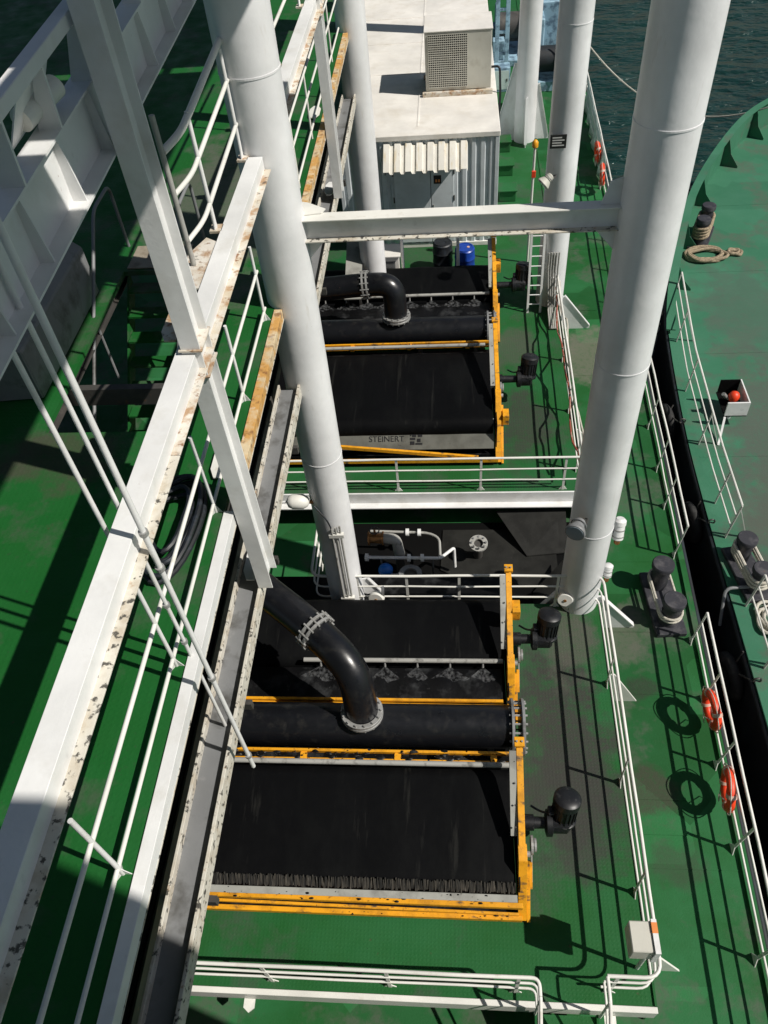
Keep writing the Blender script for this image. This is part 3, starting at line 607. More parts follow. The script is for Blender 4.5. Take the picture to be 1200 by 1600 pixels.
def spray(t, y, z, x0, x1, nozzle=True, spread=True):
    sp = build(MB().cyl((x0, y, z), (x1, y, z), .042, 14), 'spray_pipe', 'spray_grey', t)
    if nozzle:
        x = x0+.3
        while x < x1-.1:
            build(MB().cyl((x, y-.02, z-.03), (x, y-.05, z-.13), .014, 8, .022), 'nozzle', 'galvanised', sp); x += .58
    return sp
# near machine, far unit A
A = separator('A', 'separator behind the near black inlet pipe, its far belt', 8.55, 1.60, 6.45, XL, XR, 8.42, .80, 7.52, .66, False)
# near unit B
B = separator('B', 'nearest separator, wide black belt with brush at its front', 5.27, 1.60, 3.27, XL, XR, 5.10, .92, 3.72, .70, False)
C = separator('C', 'farthest separator, in front of the cabin', 19.9, 1.62, 17.4, XL, XR+.16, 19.8, .86, 18.75, .74, False)
D = separator('D', 'separator with lettered grey tray behind the far railing', 16.0, 1.62, 12.85, XL, XR+.05, 15.85, .85, 13.45, .95, True)
spray(A, 7.28, .72, -2.75, .80); spray(B, 5.22, 1.08, XL+.1, .82, False); spray(C, 18.55, .80, XL+.1, .95); spray(D, 16.0, 1.02, XL+.1, .75, False)
# wet sloping sheets under the spray of A and C, with yellow lip
for t, y0, y1, z0, z1, xr in ((A, 7.25, 6.62, .50, .52, .78), (C, 18.5, 17.8, .55, .55, .95)):
    mb = MB(); nx, ny = 40, 8
    for i in range(nx+1):
        for j in range(ny+1):
            x = XL+.1+(xr-XL-.1)*i/nx; f_ = j/ny
            mb.v.append(V((x, y0+(y1-y0)*f_, z0+(z1-z0)*f_+.05*math.sin(math.pi*f_)*abs(math.sin(x*math.pi/.58)))))
    for i in range(nx):
        for j in range(ny):
            mb.f.append((i*(ny+1)+j, i*(ny+1)+j+1, (i+1)*(ny+1)+j+1, (i+1)*(ny+1)+j)); mb.sm.append(True)
    build(mb, 'wash_sheet', 'wet_black', t)
    build(MB().box((XL, y1-.05, z1), (xr, y1, z1+.05)), 'lip_bar', 'yellow_paint', t, .004)
sw = bpy.data.materials.new('spray_water'); sw.use_nodes = True; nb_ = sw.node_tree.nodes; pb = nb_['Principled BSDF']; pb.inputs['Base Color'].default_value = (.8, .82, .84, 1); pb.inputs['Roughness'].default_value = .4
gg = nb_.new('ShaderNodeNewGeometry'); nn_ = nb_.new('ShaderNodeTexNoise'); nn_.inputs['Scale'].default_value = 16; nn_.inputs['Detail'].default_value = 8; sw.node_tree.links.new(gg.outputs['Position'], nn_.inputs['Vector'])
rr_ = nb_.new('ShaderNodeMapRange'); rr_.inputs[1].default_value = .40; rr_.inputs[2].default_value = .80; rr_.inputs[3].default_value = 0.0; rr_.inputs[4].default_value = .14
sw.node_tree.links.new(nn_.outputs[0], rr_.inputs[0]); sw.node_tree.links.new(rr_.outputs[0], pb.inputs['Alpha']); MATS['spray_water'] = sw
for t, y, z, x0, x1 in ((A, 7.28, .72, -2.75, .80), (C, 18.55, .80, XL+.1, .95)):
    x = x0+.3
    while x < x1-.1:
        mb = MB(); n = 8; fw = random.uniform(.22, .36)
        for k in range(n+1):
            q = -1+2*k/n; mb.v += [V((x+.01*q, y-.05, z-.13)), V((x+fw*q+random.uniform(-.02, .02), y-.30+.05*q*q+random.uniform(-.05, .03), z-.17-.02*math.cos(q*1.5)))]
        for k in range(n): mb.f.append((2*k, 2*k+1, 2*k+3, 2*k+2)); mb.sm.append(True)
        build(mb, 'water_fan', 'spray_water', t); x += .58
# bars between header pipe and unit B / D
for t, y, z, xr, sp in ((B, 5.43, 1.02, .86, .95), (D, 16.22, .94, .92, .9)):
    build(MB().bar((XL, y, z), (xr, y, z), .045, .07), 'rear_bar', 'yellow_paint', t, .004)
    build(MB().bar((XL, y-.13, z-.03), (xr, y-.13, z-.03), .03, .05), 'rear_bar', 'yellow_paint', t, .004)
    x = XL+.5
    while x < xr: build(MB().box((x-.05, y-.17, z-.07), (x+.05, y-.02, z+.01)), 'bar_bracket', 'yellow_paint', t, .003); x += sp*1.6
# brush and scraper plate of B
bm = MB(); x = XL+.1
while x < XR-.1:
    h = random.uniform(.07, .12); bm.bar((x, 3.50+random.uniform(-.02, .02), .58), (x+random.uniform(-.008, .008), 3.60+random.uniform(-.01, .02), .60+h), .016, .02); x += .021
o = build(bm, 'brush_bristles', 'brush', B); o['kind'] = 'stuff'
build(MB().bar((XL+.08, 3.42, .585), (XR-.08, 3.42, .585), .10, .02, up=(0, -.3, 1)), 'brush_holder', 'tray_grey', B, .003)
# lettered tray of D
build(MB().prism([(XL+.1, 13.42, .86), (XL+.1, 13.40, .88), (XL+.1, 13.02, .36), (XL+.1, 13.04, .34)], (XR-XL-.15, 0, 0)), 'front_tray', 'tray_grey_shaded', D)
build(MB().bar((XL+.1, 13.42, .885), (XR-.05, 13.42, .885), .03, .025), 'tray_lip', 'spray_grey', D)
tn = V((0, .52, -.38)); 
def text_mesh(txt, size, name, m, parent, origin, xdir, ydir, ext=.002):
    cu = bpy.data.curves.new(name, 'FONT'); cu.body = txt; cu.size = size; cu.extrude = ext
    ob = bpy.data.objects.new(name+'_tmp', cu); col.objects.link(ob)
    dg = bpy.context.evaluated_depsgraph_get(); me = bpy.data.meshes.new_from_object(ob.evaluated_get(dg))
    bpy.data.objects.remove(ob); bpy.data.curves.remove(cu)
    xdir = V(xdir).normalized(); ydir = V(ydir).normalized(); zdir = xdir.cross(ydir)
    Mx = Matrix((xdir, ydir, zdir)).transposed().to_4x4(); Mx.translation = V(origin)-wloc(parent)
    me.transform(Mx); me.materials.clear(); me.materials.append(MATS[m])
    o = bpy.data.objects.new(name, me); col.objects.link(o); o.parent = parent; return o
ty = V((0, .38, .52)).normalized(); tnorm = V((1, 0, 0)).cross(ty)
base = V((-1.98, 13.135, .515))+tnorm*.006
text_mesh('STEINERT', .19, 'lettering', 'text_black', D, base, (1, 0, 0), ty)
lx = base+V((.95, 0, 0))
for (u0, v0, u1, v1) in ((0, -.08, .10, .0), (.12, -.08, .28, -.04), (.16, -.02, .24, .06), (0, .03, .12, .08), (.05, .10, .14, .20), (.18, .10, .28, .16), (.0, .12, .03, .2)):
    q = [lx+V((1, 0, 0))*u0+ty*v0, lx+V((1, 0, 0))*u1+ty*v0, lx+V((1, 0, 0))*u1+ty*v1, lx+V((1, 0, 0))*u0+ty*v1]
    build(MB().prism(q, tnorm*.003), 'logo_block', 'text_black', D)

rs = random.Random(21)
def sand(t, n, box, big=.02, name='spilt_sand'):
    mb = MB()
    for k in range(n):
        p = V((rs.uniform(box[0], box[1]), rs.uniform(box[2], box[3]), rs.uniform(box[4], box[5]))); r = rs.choice((.005, .006, .008, .012, big)); q = 7
        o_ = len(mb.v); ph = rs.random()*3
        for a in range(q): w = r*rs.uniform(.7, 1.4); mb.v.append(p+V((w*1.5*math.cos(ph+a*math.pi*2/q), w*.8*math.sin(ph+a*math.pi*2/q), 0)))
        mb.v.append(p+Z*r*.7)
        for a in range(q): mb.f.append((o_+a, o_+(a+1) % q, o_+q)); mb.sm.append(True)
    o = build(mb, name, 'wet_black', t); o['kind'] = 'stuff'
sand(B, 45, (XL+.2, XR-.1, 3.33, 3.41, .545, .55)); sand(B, 30, (XL+.2, XR-.2, 3.23, 3.29, .222, .235)); sand(B, 260, (XL+.2, XR-.1, 5.29, 5.46, 1.0, 1.06), .04)
sand(B, 25, (XL+.2, XR-.15, 3.37, 3.46, .595, .6)); sand(D, 60, (XL+.2, XR-.1, 16.05, 16.25, .96, .98)); sand(D, 90, (XL+.2, XR-.1, 13.40, 13.44, .895, .9))
# gear motors
def motor(t, x, y, z):
    g = build(MB().lathe((.97, y-.24, z-.18), (1, 0, 0), [(0, .12), (.16, .12), (.17, .09), (x-1.2, .085)], 18), 'drive_shaft', 'motor_black', t)
    build(MB().lathe((x-.26, y-.24, z-.18), (1, 0, 0), [(0, .14), (.02, .20), (.10, .20), (.12, .15), (.28, .15), (.30, .09)], 20), 'gear_flange', 'motor_black', g)
    gh = build(MB().box((x-.20, y-.36, z-.34), (x+.12, y-.04, z-.02)), 'gear_housing', 'motor_black', t, .05)
    ax = V((.10, .25, .95)).normalized(); b0 = V((x, y-.18, z-.20))
    mt = build(MB().lathe(b0, ax, [(0, .16), (.03, .21), (.07, .21), (.09, .175), (.40, .175), (.41, .205), (.53, .205), (.57, .16), (.575, .05)], 26), 'motor', 'motor_black', t)
    u = ax.cross(V((1, 0, 0))).normalized(); w = ax.cross(u)
    for k in range(18):
        a = 2*math.pi*k/18; e = u*math.cos(a)+w*math.sin(a); p0 = b0+ax*.10+e*.18
        build(MB().bar(p0, p0+ax*.29, .012, .03, up=tuple(e)), 'cooling_fin', 'motor_black', mt)
    tb = b0+ax*.22-V((.19, .02, 0)); build(MB().box(tb-V((.06, .07, .08)), tb+V((.05, .07, .08))), 'terminal_box', 'motor_black', mt, .015)
    build(MB().tube(rounded([tb-V((.05, 0, .05)), tb+V((-.16, .05, -.12)), tb+V((-.30, .12, -.08))], .08), .018, 7), 'lead', 'cable', mt)
    build(MB().ring((1.08, y-.58, z-.16), (1, 0, 0), .14, .05, .035, 22), 'pulley', 'galvanised', t)
    build(MB().ring((1.13, y-.58, z-.16), (1, 0, 0), .10, .03, .03, 20), 'pulley', 'galvanised', t)
    build(MB().bar((1.08, y-.58, z-.2), (1.08, y-.98, z-.55), .02, .04), 'tensioner', 'galvanised', t)
    build(MB().bar((1.06, y-.75, z-.36), (1.06, y-1.05, z-.62), .05, .09), 'tension_guard', 'yellow_paint', t, .004)
motor(A, 1.57, 7.95, .95); motor(B, 1.56, 4.70, .95); motor(C, 1.82, 19.2, .95); motor(D, 1.72, 15.2, .95)
# electrical boxes on frames
for t, y, z, x in ((A, 8.05, 1.25, 1.05), (D, 13.6, .85, 1.15), (C, 19.3, 1.2, 1.2)):
    build(MB().box((x-.08, y-.16, z-.16), (x+.06, y+.10, z+.10)), 'switch_box', 'yellow_paint', t, .006)

# header pipes with inlet elbows
def flange_pair(parent, c, axis, r, gap, nb=14, m='galvanised', ro=1.28):
    axis = V(axis).normalized(); c = V(c); a = V((0, 0, 1)) if abs(axis.z) < .9 else V((1, 0, 0)); x = axis.cross(a).normalized(); y = axis.cross(x)
    for s in (-1, 1):
        f = build(MB().ring(c+axis*gap*s, axis, r*ro, r*.96, .045, 36), 'flange', m, parent, .004)
    for k in range(nb):
        q = 2*math.pi*(k+.5)/nb; e = x*math.cos(q)+y*math.sin(q)
        build(MB().cyl(c+e*r*1.16-axis*(gap+.06), c+e*r*1.16+axis*(gap+.06), .018, 6), 'bolt', 'galvanised', parent)
def header(y, z, xr, label, label2, elbow, rp, rh=.35, fl=(1.02,)):
    t = thing('header_pipe', label, 'pipe', (-1.2, y, z-rh), 'black header pipes of the separators')
    build(MB().cyl((XL+.2, y, z), (xr, y, z), rh, 40), 'barrel', 'black_pipe', t)
    for x in (XL+.5, -.9, .55): build(MB().box((x-.05, y-.2, 0), (x+.05, y+.2, z-rh+.04)), 'saddle', 'dark_steel', t)
    build(MB().cyl((xr, y, z), (xr+.07, y, z), rh*.94, 32), 'end_neck', 'black_pipe', t)
    flange_pair(t, (xr+.11, y, z), (1, 0, 0), rh, .085, 18, 'grey_steel', 1.32)
    build(MB().cyl((xr+.16, y, z), (xr+.205, y, z), rh*1.30, 36), 'blind_cover', 'motor_black', t)
    p = thing('inlet_pipe', label2, 'pipe', elbow[-1], 'black inlet pipes')
    build(MB().tube(rounded(elbow, .62, 14), rp, 28), 'pipe', 'black_pipe', p)
    return t, p
H1, P1 = header(6.0, .80, .86, 'thick black header pipe of the near separator', 'big black bent inlet pipe dropping onto the near header', [(-4.6, 8.6, 2.75), (-2.35, 6.95, 2.30), (-1.62, 6.30, 2.12), (-1.56, 6.02, 1.15)], .275)
e = (V((-1.62, 6.30, 2.12))-V((-2.35, 6.95, 2.30)))
flange_pair(P1, V((-2.28, 6.89, 2.28)), e, .275, .05, 14, 'galvanised', 1.20)
flange_pair(P1, (-1.56, 6.02, 1.20), (0, 0.1, 1), .275, .035, 14, 'galvanised', 1.26)
H2, P2 = header(17.05, .72, .82, 'thick black header pipe of the far separator', 'black bent inlet pipe dropping onto the far header', [(-5.2, 17.3, 1.75), (-2.3, 17.35, 1.95), (-1.50, 17.25, 2.02), (-1.48, 17.1, 1.10)], .29)
flange_pair(P2, V((-2.22, 17.34, 1.95)), (1, .02, .06), .29, .05, 14, 'galvanised', 1.2)
flange_pair(P2, (-1.48, 17.1, 1.16), (0, 0.1, 1), .29, .035, 14, 'galvanised', 1.26)

# ================================================================= PIT BETWEEN THE PLATFORMS
pf = build(MB().box((-2.45, 9.02, -.995), (2.62, 11.94, -.975)), 'pit_shade_sheet', 'shade_black'); pf['kind'] = 'structure'  # dark sheet over the green deck, the pit's shade put into colour
t = thing('hopper_plates', 'grey steel hopper plates in the pit between the columns', 'hopper', (1.2, 10.9, -1))
build(MB().prism([(-.35, 10.55, -.96), (.6, 10.0, -.96), (2.2, 10.2, -.96), (2.2, 11.7, -.96), (-.3, 11.7, -.96)], (0, 0, .02)), 'floor_plate', 'pit_plate_shaded', t)
build(MB().prism([(.9, 11.9, -.55), (1.55, 10.9, -.92), (2.45, 11.0, -.92), (2.45, 11.9, -.5)], (0, .01, .02)), 'sloping_plate', 'pit_plate_shaded', t)
build(MB().prism([(1.6, 9.3, -.95), (1.62, 9.95, -.95), (2.3, 10.6, -.65), (2.3, 9.3, -.65)], (0, 0, .02)), 'sloping_plate', 'pit_plate_shaded', t)
t = thing('pipe_flange', 'bolted pipe flange on the hopper plate in the pit', 'flange', (.48, 10.85, -.94))
build(MB().cyl((.48, 10.95, -.94), (.48, 10.86, -.42), .10, 16), 'neck', 'dark_steel', t)
build(MB().ring((.48, 10.84, -.38), (0, -.2, 1), .20, .10, .05, 24), 'ring', 'spray_grey', t)
for k in range(8):
    a = k*math.pi/4; build(MB().cyl((.48+.155*math.cos(a), 10.84+.155*math.sin(a), -.37), (.48+.155*math.cos(a), 10.83+.155*math.sin(a), -.31), .022, 6), 'bolt', 'grey_steel', t)
t = thing('water_pipework', 'white water pipes with unions in the pit', 'pipework', (-1, 10.6, -.4))
build(MB().tube(rounded([(-1.95, 10.33, -.2), (-.34, 10.30, -.2), (-.05, 10.58, -.2), (-.03, 10.5, -.75)], .06), .035, 10), 'pipe', 'white_paint', t)
build(MB().tube(rounded([(-1.87, 11.06, -.2), (-.60, 11.0, -.2), (-.36, 10.85, -.2), (-.34, 10.34, -.2)], .15), .03, 10), 'pipe', 'spray_grey', t)
for (x, y) in ((-1.9, 10.33), (-1.0, 10.31), (-.72, 10.31), (-1.06, 11.02), (-.8, 11.01)):
    build(MB().cyl((x-.035, y, -.2), (x+.035, y, -.2), .085, 12), 'union', 'white_paint', t)
for x in (-1.6, -.5): build(MB().cyl((x, 10.33, -1), (x, 10.33, -.22), .02, 8), 'support', 'grey_steel', t)
t = thing('bronze_valve', 'bronze valve with grey elbow beside the left column', 'valve', (-1.7, 10.7, -1))
build(MB().cyl((-1.85, 10.70, .0), (-1.58, 10.68, .0), .11, 14), 'body', 'brass', t)
for x in (-1.86, -1.56): build(MB().ring((x, 10.69, 0), (1, 0, 0), .15, .05, .035, 18), 'flange', 'brass', t)
build(MB().cyl((-1.72, 10.69, .08), (-1.72, 10.66, .30), .025, 8), 'stem', 'brass', t)
build(MB().torus((-1.72, 10.66, .30), (0, 0, 1), .10, .014, 18, 6), 'handwheel', 'dark_steel', t)
build(MB().tube(rounded([(-1.55, 10.69, 0), (-1.28, 10.66, 0.02), (-1.22, 10.60, -.45)], .22, 8), .115, 16), 'elbow', 'spray_grey', t)
build(MB().cyl((-1.22, 10.6, -.45), (-1.22, 10.58, -1.0), .10, 14), 'riser', 'dark_steel', t)
t = thing('ball_float', 'small blue round valve cap below the bronze valve', 'valve', (-1.5, 10.1, -1))
build(MB().lathe((-1.5, 10.12, -.50), (0, 0, 1), [(0, .10), (.06, .15), (.14, .16), (.2, .14), (.25, .08), (.27, .03)], 20), 'cap', 'valve_blue', t)
build(MB().cyl((-1.5, 10.12, -1), (-1.5, 10.12, -.5), .06, 12), 'stand', 'grey_steel', t)
build(MB().tube(rounded([(-1.42, 10.05, -.42), (-1.25, 10.0, -.38), (-1.18, 10.08, -.38)], .05), .018, 8), 'hook', 'white_paint', t)
t = thing('suction_strainer', 'dark flanged strainer pot just behind the near railing', 'strainer', (-.95, 9.8, -1))
build(MB().lathe((-.95, 9.75, -1), (0, .1, 1), [(0, .2), (.6, .2), (.62, .22), (.85, .21)], 22), 'pot', 'dark_steel', t)
build(MB().ring((-.95, 9.83, -.12), (0, .1, 1), .24, .14, .05, 24), 'flange', 'grey_steel', t)
build(MB().ring((-.95, 9.80, -.32), (0, .1, 1), .24, .19, .04, 24), 'flange', 'grey_steel', t)
m_ = MB().box((-1.3, 9.05, -.97), (.95, 10.02, -.94)); tag(build(m_, 'floor_grating', 'deck_raised'), 'green painted plate on the pit floor behind the railing', 'plate')

# ================================================================= CABIN
t = thing('site_cabin', 'cream container cabin with corrugated awning at the far end', 'cabin', (-.35, 28, 0))
CX0, CX1, CY0, CY1, CZ = -3.3, 1.29, 22.4, 36.0, 3.45
mb = MB()
# corrugated front wall
xs = [CX0]; n = 0
x = CX0+.04; prof = [(CX0, CY0)]
while x < CX1-.25:
    prof += [(x, CY0), (x+.03, CY0+.05), (x+.13, CY0+.05), (x+.16, CY0)]; x += .26
prof += [(CX1, CY0), (CX1, CY1), (CX0, CY1)]
build(MB().prism([(a, c, .14) for a, c in prof], (0, 0, CZ-.30)), 'wall', 'container_blue_grey', t)
build(MB().box((CX0-.02, CY0-.02, 0), (CX1+.02, CY1+.02, .14)), 'base_frame', 'cream_panel', t, .01)
rf = build(MB().prism([(CX0-.03, CY0-.04, CZ-.16), (CX1+.03, CY0-.04, CZ-.16), (CX1+.03, CY1, CZ-.16), (CX0-.03, CY1, CZ-.16)], (0, 0, .16)), 'roof', 'cream_panel', t, .02)
build(MB().box((-1.0, CY0+.5, CZ), (-.96, CY1-.5, CZ+.012)), 'roof_seam', 'cream_panel', rf)
for yy in (26.8, 29.5, 32): build(MB().box((CX0, yy, CZ), (CX1, yy+.03, CZ+.012)), 'roof_seam', 'cream_panel', rf)
for xx in (CX0-.01, CX1-.10): build(MB().box((xx, CY0-.03, .14), (xx+.11, CY0+.05, CZ-.16)), 'corner_post', 'container_blue_grey', t, .008)
dr = build(MB().box((-1.72, CY0-.05, .2), (-.66, CY0-.012, 2.62)), 'door', 'container_blue_grey', t, .008)
build(MB().box((-.64, CY0-.05, .2), (.02, CY0-.012, 2.62)), 'door', 'container_blue_grey', t, .008)
for z in (.7, 1.5, 2.3):
    for xx in (-1.74, .03): build(MB().cyl((xx, CY0-.05, z), (xx, CY0-.05, z+.16), .02, 8), 'hinge', 'dark_steel', t)
build(MB().cyl((-.58, CY0-.06, 1.1), (-.58, CY0-.06, 1.4), .018, 8), 'handle', 'galvanised', dr)
sg = build(MB().box((-.56, CY0-.056, 2.03), (-.34, CY0-.051, 2.28)), 'notice', 'sign_black', t)
for xx in (-.51, -.43): build(MB().box((xx, CY0-.059, 2.08), (xx+.05, CY0-.0565, 2.16)), 'notice_mark', 'orange_label', sg)
# awning: corrugated sheet
pr = []; x = -1.97; k = 0
while x < .24: pr += [(x, 0), (x+.03, .07), (x+.19, .07), (x+.22, 0)]; x += .31; k += 1
top = [V((a, CY0-.01, 3.16+c)) for a, c in pr]; bot = [V((a-.01, CY0-.72, 2.68+c)) for a, c in pr]
mb = MB(); n = len(pr); mb.v = top+bot+[p-Z*.012 for p in top]+[p-Z*.012 for p in bot]
for i in range(n-1):
    mb.f += [(i, n+i, n+i+1, i+1), (2*n+i, 2*n+i+1, 3*n+i+1, 3*n+i), (n+i, 3*n+i, 3*n+i+1, n+i+1)]; mb.sm += [False]*3
aw = build(mb, 'awning', 'streaked_white', t)
for xx in (-1.9, -.85, .2): build(MB().bar((xx, CY0-.02, 2.72), (xx, CY0-.68, 2.66), .03, .03), 'awning_arm', 'dark_steel', aw)
# right side wall ribs
for i in range(36):
    yy = CY0+.2+i*.37
    build(MB().box((CX1, yy, .16), (CX1+.022, yy+.18, CZ-.18)), 'side_rib', 'container_blue_grey', t)

t = thing('air_conditioner', 'big beige air-conditioning unit with black grille on the cabin roof', 'air conditioner', (.18, 25.5, CZ))
AX0, AX1, AY0, AY1, AZ0, AZ1 = -.78, 1.14, 25.0, 26.35, 3.58, 5.14
build(MB().box((AX0, AY0, AZ0), (AX1, AY1, AZ1)), 'case', 'ac_beige', t, .015)
build(MB().box((AX0-.02, AY0-.02, AZ1+.002), (AX1+.02, AY1+.02, AZ1+.04)), 'lid', 'cream_panel', t, .01)
build(MB().box((AX0-.10, AY0-.12, CZ+.003), (AX1+.05, AY0+.0, AZ0-.01)), 'support_beam', 'rusty_white', t, .005)
build(MB().box((AX0-.10, AY1-.12, CZ+.003), (AX1+.05, AY1, AZ0-.01)), 'support_beam', 'rusty_white', t, .005)
build(MB().box((AX0+.10, AY0-.006, AZ0+.10), (AX0+1.22, AY0-.002, AZ1-.06)), 'grille_recess', 'shade_black', t)
mb = MB()
for k in range(21): xx = AX0+.10+k*1.12/20; mb.box((xx-.010, AY0-.022, AZ0+.10), (xx+.010, AY0-.010, AZ1-.06))
for k in range(25): zz = AZ0+.10+k*(AZ1-AZ0-.16)/24; mb.box((AX0+.09, AY0-.030, zz-.009), (AX0+1.23, AY0-.0225, zz+.009))
o = build(mb, 'grille_wires', 'ac_beige', t); o['kind'] = 'stuff'
build(MB().tube(rounded([(AX1-.05, AY0+.2, AZ0+.5), (AX1+.25, AY0+.1, AZ0+.55), (AX1+.28, AY0-.05, AZ0-.1), (AX1+.2, AY0-.2, .4)], .12), .035, 8), 'drain_hose', 'cable', t)

# ladder, drums, boxes near the far columns
t = thing('white_ladder', 'white ladder leaning at the foot of the signposted column', 'ladder', (2.25, 19, 0))
for x in (2.02, 2.36): build(MB().bar((x, 18.75, 0), (x, 19.1, 2.6), .035, .06, up=(1, 0, 0)), 'stile', 'white_paint', t)
for k in range(9): build(MB().cyl((2.02, 18.78+.037*k, .25+.27*k), (2.36, 18.78+.037*k, .25+.27*k), .016, 8), 'rung', 'white_paint', t)
t = thing('cable_bundle', 'bundle of pale cables running down the signposted column', 'cables', (2.68, 18.9, 0))
for k in range(5): build(MB().tube([(2.50+.065*k, 18.93+.01*(k % 2), 1.7), (2.50+.065*k, 18.93, 1.2), (2.55+.05*k, 18.6, .25), (2.56+.05*k, 17.9, .05)], .022, 7), 'cable', 'spray_grey', t)
t = thing('column_sign', 'black notice plate on the signposted column', 'sign', (2.48, 18.93, 4.45))
build(MB().box((2.28, 18.945, 4.42), (2.66, 18.965, 4.74)), 'plate', 'sign_black', t, .004)
for k in range(4): build(MB().box((2.33, 18.938, 4.48+.06*k), (2.61-(k % 2)*.06, 18.9445, 4.505+.06*k)), 'print_line', 'sign_print', t)
def floodlight(p, d, label, m='white_paint', s=1.0):
    p = V(p); d = V(d).normalized(); t = thing('floodlight', label, 'lamp', p-Z*.1, 'floodlights on the columns')
    build(MB().lathe(p, d, [(0, .03*s), (.02*s, .075*s), (.10*s, .08*s), (.20*s, .13*s), (.23*s, .14*s), (.25*s, .13*s)], 20), 'housing', m, t)
    build(MB().cyl(p+d*.251*s, p+d*.258*s, .115*s, 20), 'glass', 'lamp_glass', t)
    build(MB().torus(p+d*.08*s, d, .10*s, .01*s, 20, 6), 'bracket', 'grey_steel', t)
    build(MB().tube([p+d*.08*s+V((.1*s, 0, 0)), p+V((.1*s, .08, -.05)), p+V((.05*s, .16, -.1))], .012, 6), 'arm', 'dark_steel', t)
floodlight((2.36, 18.72, 3.90), (-.7, -.3, -.6), 'cream floodlight below the notice on the signposted column', 'ac_beige', 1.2)
floodlight((2.06, 8.70, 2.85), (-.35, -.8, .05), 'grey spotlight on the inner side of the wide right column', 'grey_steel', 1.25)
def tube_lamp(p, d, r, l, label):
    p = V(p); d = V(d).normalized(); t = thing('tube_lamp', label, 'lamp', p, 'tube lamps on the wide right column')
    build(MB().lathe(p, d, [(0, r*.6), (.03, r), (l*.7, r), (l*.72, r*1.12), (l*.9, r*1.12), (l, r*.7)], 20), 'housing', 'white_paint', t)
    build(MB().lathe(p-d*.10, d, [(0, r*.3), (.03, r*.55), (.11, r*.55)], 14), 'gland', 'brass', t)
    for k in (.2, .5): build(MB().ring(p+d*l*k, d, r*1.08, r*.95, .02, 20), 'strap', 'galvanised', t)
    build(MB().bar(p+d*l*.4, p+d*l*.4-V((.35, .1, 0)), .03, .05), 'arm', 'grey_steel', t)
tube_lamp((3.02, 9.62, 1.22), (.05, .35, .9), .105, .46, 'long white tube lamp on the outer side of the wide right column')
tube_lamp((2.90, 9.35, .40), (.05, .35, .9), .085, .30, 'short white tube lamp low on the wide right column')
# white oval lamp and conduits on the left column
t = thing('bulkhead_lamp', 'white oval lamp on an arm at the left column', 'lamp', (-2.72, 8.9, 3.1))
build(MB().lathe((-2.86, 8.86, 3.22), (1, .1, -.12), [(0, .04), (.03, .10), (.10, .13), (.28, .13), (.35, .09), (.38, .04)], 20), 'housing', 'cream_rail', t)
build(MB().cyl((-2.48, 8.90, 3.17), (-2.42, 8.9, 3.15), .035, 10), 'gland', 'brass', t)
build(MB().tube([(-3.25, 8.82, 3.22), (-2.84, 8.86, 3.22)], .02, 8), 'arm', 'white_paint', t)
t = thing('conduit_run', 'cable conduits down the front of the left column', 'conduit', (-2.1, 8.7, 0))
for k, (x, y) in enumerate(((-2.16, 8.74), (-2.09, 8.755), (-2.02, 8.78))):
    build(MB().tube([(x, y, .15), (x, y, 2.65)], .02, 8), 'conduit', 'spray_grey', t)
for z in (.5, 2.4): build(MB().box((-2.22, 8.72, z), (-1.96, 8.80, z+.08)), 'saddle', 'cream_rail', t)
build(MB().tube(rounded([(-2.16, 8.74, 2.65), (-2.2, 8.72, 2.9), (-2.4, 8.82, 3.15)], .15), .014, 7), 'lead', 'cable', t)
def reel(c, axis, label):
    c = V(c); a = V(axis).normalized(); t = thing('cable_reel', label, 'reel', c-Z*.2, 'round white junction drums')
    build(MB().cyl(c-a*.06, c+a*.06, .15, 24), 'drum', 'cream_rail', t, .01)
    build(MB().cyl(c+a*.06, c+a*.075, .03, 12), 'hub', 'brass', t)
    build(MB().bar(c+V((.10, 0, -.35)), c+V((.14, .02, .35)), .03, .05), 'bracket', 'grey_steel', t)
reel((2.06, 8.83, .42), (-.2, -1, .25), 'round white drum on the railing at the wide right column')
reel((-1.55, 8.84, .42), (-.2, -1, .25), 'round white drum on the railing at the left column foot')
# junction box on the near corner of the railing
t = thing('junction_box', 'cream junction box on a post at the near railing corner', 'junction box', (2.36, 2.75, 0))
build(MB().cyl((2.52, 2.72, 0), (2.52, 2.72, 1.2), .03, 10), 'post', 'white_paint', t)
build(MB().box((2.20, 2.58, 1.16), (2.48, 2.95, 1.52)), 'case', 'ac_beige', t, .012)
build(MB().box((2.481, 2.56, 1.10), (2.55, 2.97, 1.55)), 'back_plate', 'white_paint', t)
build(MB().box((2.478, 2.80, 1.521), (2.552, 2.93, 1.553)), 'label_plate', 'orange_label', t)
for k in range(2): build(MB().cyl((2.25+.1*k, 2.75, 1.06), (2.25+.1*k, 2.75, 1.16), .02, 8), 'gland', 'grey_steel', t)
# outrigger knees along the platform edge
for i, y in enumerate((2.9, 7.45, 14.0)):
    x = plat_x(y)+.03
    tag(build(MB().prism([(x, y, -.02), (x+.08, y, -.02), (x+.62, y, -1), (x, y, -1)], (0, .03, 0)), 'edge_knee', 'cream_rail', None, .004),
        ('leaf-shaped white knee bracket below the junction box', 'white knee bracket on the near platform edge by the bollards', 'white knee bracket on the far platform edge')[i], 'bracket', 'knee brackets along the raised deck edge')
t = thing('edge_lug', 'pale rounded lug under the front railing at the right', 'bracket', (2.05, 2.1, -.3), 'rounded lugs on the front edge')
build(MB().prism([(2.02, 2.155, -.28), (2.18, 2.155, -.28), (2.18, 2.04, -.29), (2.10, 1.98, -.30), (2.02, 2.04, -.29)], (0, 0, .03)), 'plate', 'cream_rail', t)
t = thing('edge_lug', 'pale rounded lug under the front railing at the left', 'bracket', (-3.1, 2.1, -.3), 'rounded lugs on the front edge')
